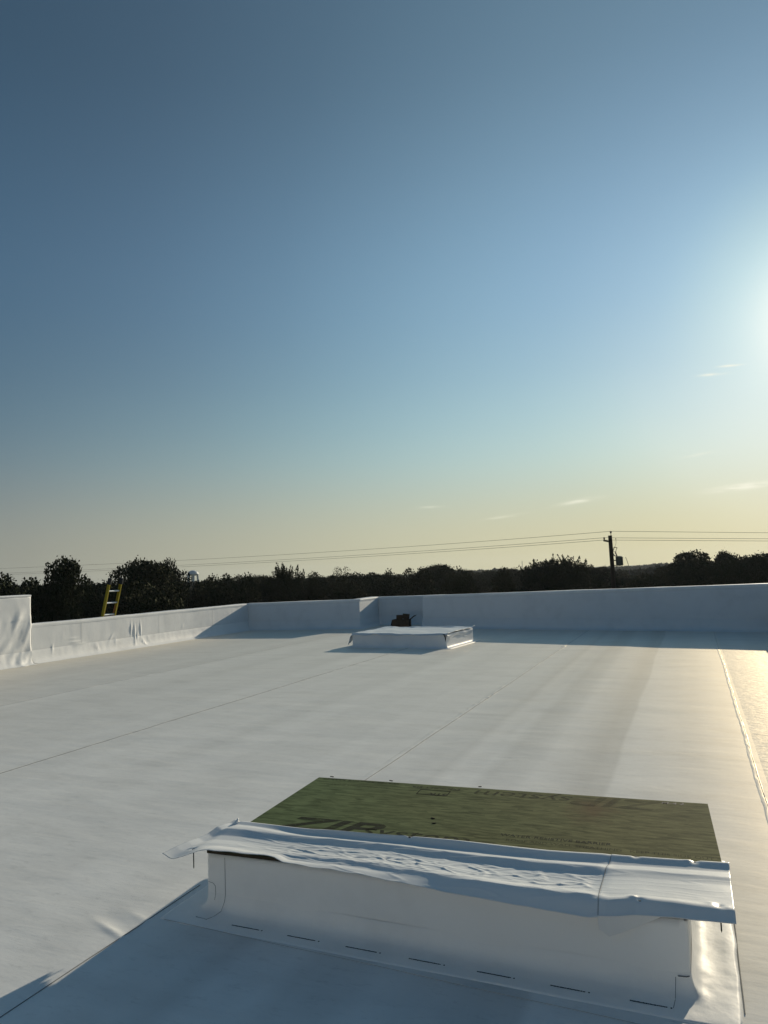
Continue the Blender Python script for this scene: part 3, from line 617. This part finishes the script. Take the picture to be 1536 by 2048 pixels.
# short torn tail of the right piece hanging in front of the curb
tx = np.linspace(-0.435, -0.20, 20); ty = np.linspace(0, 1, 8); A, B = np.meshgrid(tx, ty, indexing='ij')
drop = np.interp(A, [-0.435, -0.40, -0.30, -0.20], [0.055, 0.085, 0.055, 0.008])
Yt = np.interp(A, fx, Yg[:, -1])+0.004+0.018*B; Zt = np.interp(A, fx, Zg[:, -1])+0.001-drop*B
mesh('torn_tail', np.stack([A.ravel(), Yt.ravel(), Zt.ravel()], 1), gridfaces(20, 8), m_flap, flap, True, fo)

# ------------------------------------------------------------------ far curb with a draped sheet
fa = np.array((-7.25, 14.79)); fb = np.array((-4.92, 14.58)); fang = math.atan2(fb[1]-fa[1], fb[0]-fa[0]); fw = np.linalg.norm(fb-fa)
fdep = 1.55; mid_ = (fa+fb)/2; nv_ = np.array((-math.sin(fang), math.cos(fang))); cc = mid_+nv_*fdep/2
fc, _, _ = curb('smaller-looking white roof curb farther off near the back parapet', cc[0]-fw/2, cc[0]+fw/2, cc[1]-fdep/2, cc[1]+fdep/2, 0.30, fang, False, 0.13)
dc = thing('membrane_cover', 'rumpled white membrane sheet draped over the top of the far curb', 'membrane sheet', (cc[0], cc[1], 0.30)); dc.rotation_euler.z = fang
nu, nw = 150, 90; U, V_ = np.meshgrid(np.linspace(-fw/2-0.10, fw/2+0.04, nu), np.linspace(-fdep/2-0.05, fdep/2+0.06, nw), indexing='ij')
ex = np.maximum(0, -(U+fw/2)); zc = 0.012+0.016*noise2(U*1.6, V_*1.9)+0.008*noise2(U*5, V_*4+3)
zc += 0.02*np.exp(-((V_-fdep/2)/0.1)**2)*(1+noise2(U*2, U*0+.7))
zc += -2.6*np.maximum(0, ex-0.025)*sstep(-0.35, -0.75, V_)-0.25*ex
fe = sstep(-fdep/2+0.03, -fdep/2-0.05, V_); zc -= fe*(0.03+0.035*noise2(U*3.2, U*0+5.1)-0.015*sstep(0.3, 0.9, U)*np.cos(U*9))
zc += 0.02*sstep(fw/2-0.05, fw/2+0.04, U)
Vd = V_ + 0.02*noise2(U*2.2, U*0+8.4)*sstep(-0.3, -0.8, V_)
dme = mesh('cover_sheet', np.stack([U.ravel(), Vd.ravel(), zc.ravel()], 1), gridfaces(nu, nw), m_flap, dc); dme.modifiers.new('thickness', 'SOLIDIFY').thickness = 0.003
# corner fold hanging down the right side of the cover
u2, w2 = np.meshgrid(np.linspace(0, 1, 24), np.linspace(0, 1, 12), indexing='ij')
hang = (0.05+0.10*np.exp(-((u2-0.12)/0.12)**2)+0.10*np.exp(-((u2-0.75)/0.3)**2))*w2
mesh('side_fold', np.stack([(fw/2+0.012+0.02*(1-w2)+0.02*noise2(u2*4, w2*2)).ravel(), (-fdep/2+0.0+u2*fdep*0.95).ravel(), (0.006-hang).ravel()], 1), gridfaces(24, 12), m_flap, dc)
mesh('torn_edge', [(fw/2-0.06, -fdep/2-0.04, 0.01), (fw/2+0.0, -fdep/2-0.035, 0.0), (fw/2+0.012, -fdep/2-0.03, -0.10), (fw/2-0.004, -fdep/2-0.03, -0.16), (fw/2-0.02, -fdep/2-0.035, -0.06)], [(0, 1, 2, 3, 4)], m_black, dc, False)

# ------------------------------------------------------------------ open carton in the alcove
m_card = material('cardboard', (0.10, 0.062, 0.036), 0.85, 0.15); vary(m_card, [(0.3, (0.07, 0.045, 0.028)), (0.7, (0.13, 0.08, 0.045))], 8, 4)
ct = thing('cardboard_box', 'open brown cardboard box with raised flaps in the parapet alcove', 'cardboard box', (-8.28, 20.35, 0.004)); ct.rotation_euler.z = 0.12
mb = MB(); w, d, h = 0.52, 0.34, 0.22
for c, s in (((0, -d/2, h/2), (w, .006, h)), ((0, d/2, h/2), (w, .006, h)), ((-w/2, 0, h/2), (.006, d-.012, h)), ((w/2, 0, h/2), (.006, d-.012, h)), ((0, 0, .004), (w-.014, d-.014, .006))): mb.box(c, s)
mb.build('box_body', m_card, ct)
def flapb(c, s, rot): mb = MB(); mb.box(c, s, rot); mb.build('box_flap', m_card, ct)
RX, RY = (lambda a: Matrix.Rotation(math.radians(a), 3, 'X')), (lambda a: Matrix.Rotation(math.radians(a), 3, 'Y'))
flapb((w/2+0.09, 0, h+0.05), (.24, d-.02, .006), RY(-35)); flapb((-w/2-0.02, 0, h-0.09), (.006, d-.02, .18), RY(15))
flapb((-0.11, d/2+.01, h+0.06), (.20, .006, .13), RX(-10)); flapb((0.10, d/2+.012, h+0.075), (.22, .006, .16), RX(-12) @ RY(6)); flapb((0, -d/2-.012, h-0.075), (w-.02, .006, .15), RX(-6))

# ------------------------------------------------------------------ ladder behind the left wall
m_yel = material('yellow_fibreglass', (0.30, 0.235, 0.015), 0.5, 0.3); m_alu = material('aluminium', (0.55, 0.56, 0.57), 0.4, 0.5, 0.7)
m_rust = material('worn_rail_end', (0.30, 0.12, 0.04), 0.7, 0.3)
xw = XL-0.30                                   # outer side of the wall top
pL0, pL1 = ray(205, 1232), ray(230, 1230)
yl0 = EYE[1]+pL0[1]*(xw/pL0[0]); yl1 = EYE[1]+pL1[1]*(xw/pL1[0])
wl = min(0.46, yl1-yl0); yc = (yl0+yl1)/2
lean = math.radians(15.5); ld = thing('extension_ladder', 'yellow fibreglass ladder with metal rungs leaning against the left parapet from outside', 'ladder', (xw-0.02-math.tan(lean)*(0.83-GZ), yc, GZ))
top_len = (0.83-GZ+0.90)/math.cos(lean); dirv = Vector((math.sin(lean), 0, math.cos(lean))); rl = Matrix.Rotation(lean, 3, 'Y')
def along(s, dy=0.0, dx=0.0): return dirv*s+Vector((math.cos(lean), 0, -math.sin(lean)))*dx+Vector((0, dy, 0))
for sg in (-1, 1):
    mb = MB(); y = sg*wl/2
    mb.box(along(top_len/2, y), (0.075, 0.010, top_len), rl); mb.box(along(top_len/2, y-sg*0.016, 0.034), (0.007, 0.03, top_len), rl); mb.box(along(top_len/2, y-sg*0.016, -0.034), (0.007, 0.03, top_len), rl)
    r_ = mb.build('rail', m_yel, ld)
    mb = MB(); mb.box(along(top_len-0.01, y-sg*0.01), (0.10, 0.05, 0.16), rl, 0.012); mb.build('end_cap', m_black, r_)
    mb = MB(); mb.box(along(0.03, y), (0.10, 0.06, 0.06), rl, 0.01); mb.build('foot', m_black, r_)
s = top_len-0.26; k = 0
while s > 0.2:
    mb = MB(); mb.tube([along(s, -wl/2+0.004), along(s, wl/2-0.004)], 0.021, 10); mb.build('rung', m_alu, ld); s -= 0.305
mb = MB(); mb.box(along(top_len-0.80, wl/2-0.016, -0.03), (0.03, 0.034, 0.28), rl, 0.004); mb.build('rung_lock', m_rust, ld)

# ------------------------------------------------------------------ utility pole, transformer and lines
m_pole = material('weathered_pole', (0.05, 0.04, 0.032), 0.9, 0.1); vary(m_pole, [(0.3, (0.035, 0.028, 0.022)), (0.7, (0.07, 0.055, 0.042))], 6, 5, (1, 1, .1))
m_metal = material('grey_transformer', (0.10, 0.11, 0.11), 0.5, 0.4); m_ins = material('insulator', (0.05, 0.04, 0.04), 0.3, 0.5); m_wire = material('line_wire', (0.09, 0.085, 0.08), 0.6, 0.3)
YP = 46.0; pt = Vector(aty(1220, 1071, YP)); pbm = Vector(aty(1228, 1178, YP)); ax = (pt-pbm).normalized()
base = pt-ax*((pt.z-GZ)/ax.z)
up_ = thing('utility_pole', 'dark wooden utility pole with a transformer rising behind the right parapet', 'utility pole', base); b0 = base.copy()
def rel(p): return Vector(p)-b0
mb = MB(); mb.tube([rel(base), rel(base.lerp(pt, .5)), rel(pt)], [.17, .145, .118], 14); mb.build('pole_shaft', m_pole, up_)
wx = Vector((math.cos(-0.12), math.sin(-0.12), 0))
def pole_at(v, dx=0.0, dy=0.0):                # point level with photo row v on the pole, moved sideways dx metres
    t = Vector(aty(1220+(v-1071)*8/107, v, YP)); return rel(t)+Vector((dx, dy, 0))
mb = MB(); mb.tube([pole_at(1071, .06), pole_at(1064, .06)], .018, 8); mb.lathe(pole_at(1064.5, .06), [(0, .07), (.045, .06), (.06, .02), (.05, -.02), (.06, -.05), (0, -.08)], 12); mb.build('top_insulator', m_ins, up_)
mb = MB(); mb.box(pole_at(1082, -.20), (.44, .09, .10), Matrix.Rotation(math.radians(14), 3, 'Y'), .01); mb.lathe(pole_at(1076.5, -.36), [(0, .09), (.05, .07), (.035, .03), (.055, .0), (.04, -.06), (0, -.08)], 12); mb.build('side_bracket', m_pole, up_)
mb = MB(); mb.box(pole_at(1079, .33), (.03, .03, .14)); mb.tube([pole_at(1077, .33), pole_at(1087, .32), pole_at(1094, .25)], .008, 6); mb.build('drop_wire', m_wire, up_)
mb = MB(); pts = [pole_at(1094.5, .20), pole_at(1096, .36), pole_at(1104.5, .26), pole_at(1103, .10), pole_at(1094.5, .20)]; mb.tube(pts, .03, 6); mb.build('fuse_cutout', m_ins, up_)
mb = MB(); tc_ = pole_at(1133, .44); H_ = .58
mb.lathe(tc_, [(0, .02), (.05, .03), (.20, .045), (.215, .06), (.215, H_-.04), (.225, H_-.02), (.20, H_+.02), (.05, H_+.05), (0, H_+.05)], 22)
tr = mb.build('transformer', m_metal, up_, True)
mb = MB(); q = tc_+Vector((-.12, 0, H_)); mb.tube([q, q+Vector((-.03, 0, .13)), q+Vector((-.08, 0, .28))], [.05, .035, .045], 8); mb.tube([q+Vector((-.08, 0, .05)), q+Vector((-.17, 0, .10)), q+Vector((-.22, 0, .22))], .035, 8); mb.build('bushing', m_ins, tr)
mb = MB(); mb.box(pole_at(1121, .22), (.30, .06, .06)); mb.build('hanger', m_pole, up_); mb = MB(); mb.box(pole_at(1131, .24), (.30, .06, .05)); mb.build('hanger', m_pole, up_)
mb = MB(); mb.tube([pole_at(1115.5, .82), pole_at(1124, .90), pole_at(1135, .98), pole_at(1150, 1.0)], .014, 6); mb.build('service_drop', m_wire, up_)

def line(label, pts, r=0.011):
    P = [Vector(p) for p in pts]; mb = MB(); mb.tube(P, r, 6, False); o = mb.build('power_line', m_wire); tag(o, label, 'power line', 'power lines strung from the utility pole')
def span(px, d0, d1):
    """wire through photo points, distance running from d0 to d1 (m of depth)"""
    n = len(px); us = [p[0] for p in px]
    return [aty(u, v_, d0+(d1-d0)*((u-us[0])/(us[-1]-us[0]))) for u, v_ in px]
def wire(label, left, right, d=None):
    dens = lambda pts: [(u, float(np.interp(u, sorted(p[0] for p in pts), [p[1] for p in sorted(pts)]))) for u in np.linspace(pts[0][0], pts[-1][0], 24)]
    def quad(pts):                              # smooth sag through three photo points
        c = np.polyfit([p[0] for p in pts], [p[1] for p in pts], 2); return [(u, float(np.polyval(c, u))) for u in np.linspace(pts[0][0], pts[-1][0], 30)]
    A = span(quad(left), 75, YP); B = span(quad(right), YP, 57)
    line(label, A+B[1:])
wire('topmost power line, running over the tip of the utility pole', [(-260, 1146), (520, 1112), (1222, 1062.5)], [(1222, 1062.5), (1536, 1065.5), (1900, 1068)])
wire('middle power line, just under the topmost wire on the pole', [(-260, 1156), (520, 1122), (1208, 1075.5)], [(1208, 1075.5), (1536, 1077.5), (1900, 1079)])
wire('lowest power line, hanging close below the middle wire', [(-260, 1158.5), (520, 1125.5), (1209, 1080)], [(1209, 1080), (1536, 1082), (1900, 1083.5)])

# ------------------------------------------------------------------ water tower and mast far off
m_tower = material('pale_tank', (0.55, 0.58, 0.60), 0.5, 0.4)
DW = 620.0; c = atd(386, 1150, DW); px = DW/F*1.0
wt = thing('water_tower', 'pale domed water tower on legs far off behind the left trees', 'water tower', (c[0], c[1], GZ)); z0 = c[2]-GZ
rr = 10.2*px*1.02
mb = MB(); zt = z0+1.5*px
mb.lathe((0, 0, zt), [(0, -7.0*px*.55), (rr*.55, -4.6*px*.6), (rr*.9, -2.2*px*.5), (rr, 0), (rr*1.02, .6*px), (rr*.97, 2.2*px), (rr*.78, 5.0*px), (rr*.45, 6.8*px), (0, 7.6*px)], 28); mb.build('tank', m_tower, wt, True)
mb = MB(); mb.lathe((0, 0, zt-.4*px), [(rr*1.0, 0), (rr*1.08, 0), (rr*1.08, 1.1*px), (rr*1.0, 1.1*px)], 28); mb.build('balcony', m_tower, wt)
for k in range(6):
    a = 2*math.pi*k/6+.3; mb = MB(); mb.tube([(rr*.92*math.cos(a), rr*.92*math.sin(a), zt), (rr*1.12*math.cos(a), rr*1.12*math.sin(a), 0)], .55, 8); mb.build('leg', m_tower, wt)
mb = MB(); mb.tube([(0, 0, 0), (0, 0, zt-2*px)], 1.1, 12); mb.build('riser_pipe', m_tower, wt)
c = atd(1044, 1122, 900); am = thing('radio_mast', 'thin radio mast far off above the tree line', 'mast', (c[0], c[1], GZ)); hM = c[2]-GZ
mb = MB()
for k in range(3):
    a = 2*math.pi*k/3; mb.tube([(.55*math.cos(a), .55*math.sin(a), 0), (.42*math.cos(a), .42*math.sin(a), hM)], .1, 5)
for j in range(26):
    for k in range(3):
        a, b_ = 2*math.pi*k/3, 2*math.pi*(k+1)/3; mb.tube([(.5*math.cos(a), .5*math.sin(a), hM*j/26), (.5*math.cos(b_), .5*math.sin(b_), hM*(j+1)/26)], .05, 4)
mb.build('lattice', m_metal, am)

# ------------------------------------------------------------------ trees
def quads(C, size, seed, up_bias=0.0):
    """leaf clusters: one small bent quad per point"""
    r = np.random.default_rng(seed); n = len(C); a = r.normal(size=(n, 3)); a /= np.linalg.norm(a, axis=1)[:, None]
    b = r.normal(size=(n, 3)); b -= a*(a*b).sum(1)[:, None]; b /= np.linalg.norm(b, axis=1)[:, None]
    sz = size*r.uniform(0.6, 1.35, n)[:, None]; asp = r.uniform(0.45, 0.9, n)[:, None]
    V = np.stack([C-a*sz, C+b*sz*asp, C+a*sz, C-b*sz*asp], 1).reshape(-1, 3)
    return V, (np.arange(n*4).reshape(-1, 4))
def leafmesh(name, V, Fc, mat):
    me = bpy.data.meshes.new(name); me.vertices.add(len(V)); me.vertices.foreach_set('co', V.ravel().astype(np.float32))
    me.loops.add(Fc.size); me.loops.foreach_set('vertex_index', Fc.ravel().astype(np.int32))
    me.polygons.add(len(Fc)); me.polygons.foreach_set('loop_start', np.arange(0, Fc.size, 4, dtype=np.int32)); me.update(calc_edges=True); me.validate()
    me.materials.append(mat); return me
def crown_points(kind, seed, n):
    """points of a crown of unit half width; z from 0 (bottom) to about 2 (top)"""
    r = np.random.default_rng(seed); P = []
    if kind == 'round': lobes = [((r.uniform(-.62, .62), r.uniform(-.62, .62), r.uniform(.35, 1.6)), r.uniform(.26, .46)) for _ in range(18)]+[((0, 0, .8), .68), ((0, 0, 1.25), .5)]
    elif kind == 'tall': lobes = [((r.normal()*.34*(1-k/30), r.normal()*.34*(1-k/30), .3+1.7*k/22), r.uniform(.20, .40)*(1.15-k/40)) for k in range(22)]+[((0, 0, .7), .6)]
    elif kind == 'wide': lobes = [((r.uniform(-.85, .85), r.uniform(-.6, .6), r.uniform(.3, 1.15)), r.uniform(.22, .40)) for _ in range(20)]+[((-.3, 0, .65), .55), ((.35, 0, .6), .55)]
    elif kind == 'big': lobes = [((max(0, 1-zz/1.9)**.55*r.uniform(-.85, .85), max(0, 1-zz/1.9)**.55*r.uniform(-.8, .8), zz), r.uniform(.17, .30)) for zz in r.uniform(.15, 1.72, 46)]+[((0, 0, .55), .62), ((0, 0, 1.05), .42)]
    elif kind == 'loose': lobes = [((r.uniform(-.8, .8), r.uniform(-.6, .6), r.uniform(.2, 1.9)), r.uniform(.12, .30)) for _ in range(34)]+[((0, 0, .5), .55)]
    elif kind == 'dome': lobes = [((.55*math.cos(a)*q, .55*math.sin(a)*q, .4+.95*math.sqrt(max(0, 1-q*q))*1.0), r.uniform(.24, .34)) for a, q in zip(r.uniform(0, 6.28, 26), r.uniform(0.1, 1, 26))]+[((0, 0, .7), .66)]
    elif kind == 'spiky':
        P = []; nb = 70; m_ = int(n*.5/nb)
        for k in range(nb):
            a = r.uniform(0, 6.28); el = r.uniform(.25, 1.3); rr = r.uniform(0, .75); Lb = r.uniform(.35, .62)
            d = np.array([math.cos(a)*math.cos(el), math.sin(a)*math.cos(el), math.sin(el)]); st = np.array([math.cos(a)*rr, math.sin(a)*rr, 1.25-.55*rr*rr])
            t = r.uniform(0, 1, m_)[:, None]; w = .13*(1-t)**.8+.012
            P.append(st+d*Lb*t+r.normal(size=(m_, 3))*w*.6)
        m2 = n-nb*m_; q = r.normal(size=(m2, 3)); q /= np.linalg.norm(q, axis=1)[:, None]; P.append(np.array([0, 0, .72])+q*np.array([.86, .86, .72])*r.uniform(.3, 1, m2)[:, None]**.5)
        return np.concatenate(P)
    elif kind == 'fan':
        P = []
        for k in range(30):
            z0 = .2+1.75*(k/30)**.9; a = r.uniform(0, 6.28); el = r.uniform(-.05, .55); Lb = (.42+.30*(k/30))*r.uniform(.7, 1.15)
            d = np.array([math.cos(a)*math.cos(el), math.sin(a)*math.cos(el), math.sin(el)]); m_ = n//30
            t = r.uniform(0, 1, m_)[:, None]; P.append(np.array([0, 0, z0*.92])+d*Lb*t+r.normal(size=(m_, 3))*np.array([.05, .05, .035])*(1.6-t))
        return np.concatenate(P)
    vol = np.array([l[1]**2 for l in lobes]); idx = r.choice(len(lobes), n, p=vol/vol.sum())
    q = r.normal(size=(n, 3)); q /= np.linalg.norm(q, axis=1)[:, None]; rad = r.uniform(.35, 1.0, n)**.45*(1+r.normal(size=n)*.10)
    Cc = np.array([l[0] for l in lobes])[idx]; Rr = np.array([l[1] for l in lobes])[idx]
    return Cc+q*(Rr*rad)[:, None]*np.array([1, 1, .9])
KINDS = {}
def proto(kind, seed, n, leaf, mat):
    n = int(n*1.5); leaf = leaf*.78
    C = crown_points(kind, seed, n); C[:, 2] -= C[:, 2].min()*0; top = np.quantile(C[:, 2], .9985); wid = np.quantile(np.abs(C[:, 0]), .97)
    C = C/np.array([wid, wid, top/2.0]); V, Fc = quads(C, leaf, seed+50)
    me = leafmesh('crown', V, Fc, mat)
    mb = MB(); r = random.Random(seed); mb.tube([(0, 0, -1.0), (.02, 0, -.3), (0, .02, .4), (.03, -.02, 1.2)], [.085, .065, .05, .02], 8)
    for k in range(8):
        a = r.uniform(0, 6.28); z = r.uniform(.05, .8); mb.tube([(0, 0, z), (.28*math.cos(a), .28*math.sin(a), z+.28), (.6*math.cos(a), .6*math.sin(a), z+.65)], [.034, .022, .008], 5)
    tm = bpy.data.meshes.new('trunk'); tm.from_pydata([tuple(p) for p in mb.v], [], mb.f); tm.update(); tm.materials.append(m_bark)
    KINDS.setdefault(kind, []).append((me, tm))
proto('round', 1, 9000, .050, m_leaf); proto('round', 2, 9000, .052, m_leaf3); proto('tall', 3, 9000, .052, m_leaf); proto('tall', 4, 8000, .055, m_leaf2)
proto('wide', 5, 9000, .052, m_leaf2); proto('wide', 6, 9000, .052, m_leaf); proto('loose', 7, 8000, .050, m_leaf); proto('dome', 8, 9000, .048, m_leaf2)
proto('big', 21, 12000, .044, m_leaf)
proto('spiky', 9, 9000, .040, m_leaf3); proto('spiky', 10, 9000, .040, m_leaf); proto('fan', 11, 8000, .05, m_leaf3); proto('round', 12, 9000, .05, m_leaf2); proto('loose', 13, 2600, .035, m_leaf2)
cnt = {}
def tree(kind, var, u, vtop, halfpx, dist, label, group=None, bottom=0.22, name=None):
    """a tree whose tip shows at photo point (u, vtop) when seen from the eye, halfpx photo pixels to each side, at dist metres"""
    c = Vector(atd(u, vtop, dist)); H = c.z-GZ; sc = halfpx*dist/F*1.04
    me, tm = KINDS[kind][var]
    nm = name or {'spiky': 'ailanthus_tree', 'fan': 'pine_tree'}.get(kind, 'leafy_tree')
    t = thing(nm, label, 'tree', (c.x, c.y, GZ), group); t.rotation_euler.z = rnd.uniform(-.5, .5)+(math.pi if rnd.random() < .5 else 0)
    zb = H*bottom; o = bpy.data.objects.new('crown', me); link(o, t); o.location = (0, 0, zb); o.scale = (sc, sc, (H-zb)/2.0)
    o2 = bpy.data.objects.new('trunk', tm); link(o2, t); o2.location = (0, 0, zb); k = sc*.8; o2.scale = (k, k, zb/1.0); 
    return t
tree('wide', 1, 10, 1153, 60, 60, 'dark leafy tree at the left edge rising behind the tall parapet block')
tree('big', 0, 124, 1119, 58, 52, 'tall ragged dark tree between the left edge and the ladder')
tree('round', 0, 195, 1160, 44, 62, 'lower dark tree filling the gap behind the ladder foot')
tree('dome', 0, 288, 1121, 54, 66, 'big round-topped dark tree just right of the ladder')
tree('round', 1, 333, 1121, 31, 70, 'dark tree with an uneven top just left of the water tower')
tree('wide', 0, 318, 1162, 62, 54, 'low olive bushy tree in front of the round-topped pair by the ladder')
tree('wide', 1, 460, 1150, 44, 74, 'broad dark tree just right of the water tower')
tree('round', 2, 486, 1152, 34, 90, 'small dark tree right of the broad one by the water tower', )
tree('spiky', 1, 571, 1128, 32, 74, 'tall dark tree with a spiky fan-shaped top, above the far left parapet')
tree('round', 1, 528, 1152, 38, 96, 'dark round tree just left of the fan-topped tree')
tree('wide', 0, 628, 1146, 36, 98, 'dark tree just right of the fan-topped tree')
tree('loose', 1, 683, 1134, 26, 92, 'thin sparse tree with sky showing through its bare top')
tree('wide', 1, 690, 1148, 40, 96, 'dark tree standing behind the sparse thin-topped one')
tree('round', 0, 745, 1147, 34, 104, 'dark tree above the alcove with the carton')
tree('tall', 1, 796, 1149, 32, 110, 'dark olive tree above the carton, left of the low dome-topped tree')
tree('dome', 0, 872, 1130, 40, 108, 'dark dome-topped tree standing above the middle of the tree line')
tree('wide', 0, 925, 1142, 40, 120, 'dark broad tree just right of the dome-topped one in the middle')
tree('round', 2, 985, 1140, 42, 130, 'dark olive tree left of the radio mast')
tree('spiky', 0, 1092, 1117, 44, 78, 'left one of two spiky-topped dark trees by the utility pole')
tree('spiky', 1, 1134, 1111, 36, 74, 'right one of two spiky-topped dark trees, nearer the utility pole')
tree('round', 1, 1185, 1132, 38, 92, 'rounded dark tree directly left of the utility pole')
tree('big', 0, 1388, 1104, 58, 84, 'tall ragged dark tree right of the distant wooded hill')
tree('wide', 0, 1352, 1122, 36, 88, 'dark tree on the left flank of the tall ragged one at right')
tree('dome', 0, 1450, 1103, 20, 86, 'small round tree top sticking up between the right-hand trees')
tree('wide', 1, 1448, 1114, 50, 80, 'dark tree below the small round tree top at right')
tree('dome', 0, 1512, 1109, 52, 78, 'broad dark tree at the right edge behind the parapet')
tree('round', 2, 1560, 1104, 40, 74, 'dark tree cut by the right edge of the picture')
tree('wide', 0, 1300, 1152, 44, 92, 'low dark tree right of the utility pole, under the hill')
tree('round', 1, 1245, 1154, 34, 96, 'low dark tree just behind the transformer')
GT = 'dark trees filling the tree line'
ks = [('wide', 0), ('wide', 1), ('round', 0), ('round', 1), ('round', 2), ('tall', 1)]
for k, u in enumerate(np.arange(-60, 1620, 38)):        # the row between and below the named trees
    hz = 1128-0.04*(u-1228)
    vt = hz-rnd.uniform(-7, 9); 
    if 325 < u < 445: vt = hz+4+rnd.uniform(0, 4)
    if 1215 < u < 1345: vt = hz+rnd.uniform(18, 30)
    kd, vr = ks[rnd.randrange(len(ks))]
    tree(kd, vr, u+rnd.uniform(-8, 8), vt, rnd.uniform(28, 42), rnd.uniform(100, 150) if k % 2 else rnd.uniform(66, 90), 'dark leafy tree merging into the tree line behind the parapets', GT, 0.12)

# far woods and hill
def mass(name, label, us, vts, d0, d1, leaf, n, mat):
    r = np.random.default_rng(len(us)+n); P = []
    for u in us:
        v_ = np.interp(u, [p[0] for p in vts], [p[1] for p in vts])+r.normal()*1.6; dist = r.uniform(d0, d1); c = atd(u, v_, dist); H = c[2]-GZ; w = dist/F*r.uniform(10, 20)
        q = r.normal(size=(n, 3)); q /= np.linalg.norm(q, axis=1)[:, None]; q[:, 2] = np.abs(q[:, 2]); rr_ = r.uniform(.75, 1.03, n)[:, None]
        P.append(np.array([c[0], c[1], GZ])+q*rr_*np.array([w, w, H]))
    V, Fc = quads(np.concatenate(P), leaf, 5); o = bpy.data.objects.new(name, leafmesh(name, V, Fc, mat)); link(o); return tag(o, label, 'woods', kind='stuff')
hv = [(-200, 1172), (300, 1164), (450, 1156), (620, 1152), (1000, 1143), (1100, 1141), (1240, 1138), (1290, 1133), (1330, 1130), (1420, 1128), (1700, 1116)]
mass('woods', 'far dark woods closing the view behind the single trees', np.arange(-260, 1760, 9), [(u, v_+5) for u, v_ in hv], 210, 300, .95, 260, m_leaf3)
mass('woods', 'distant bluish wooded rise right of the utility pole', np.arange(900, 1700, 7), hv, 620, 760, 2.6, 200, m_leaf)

# ------------------------------------------------------------------ evening haze over the far land
hb = MB(); hb.box((0, 300, 8.4), (2600, 2200, 29.2)); hz_m = bpy.data.materials.new('haze_air'); hz_m.use_nodes = True
hz_m.node_tree.nodes.clear(); pv = nd(hz_m, 'ShaderNodeVolumePrincipled', Density=0.00013, Anisotropy=0.3); pv.inputs['Color'].default_value = (.80, .88, .95, 1)
ho = nd(hz_m, 'ShaderNodeOutputMaterial'); lk(hz_m, pv.outputs[0], ho.inputs['Volume'])
tag(hb.build('haze', hz_m), 'thin evening haze over the distant trees and hill', 'haze', kind='stuff')
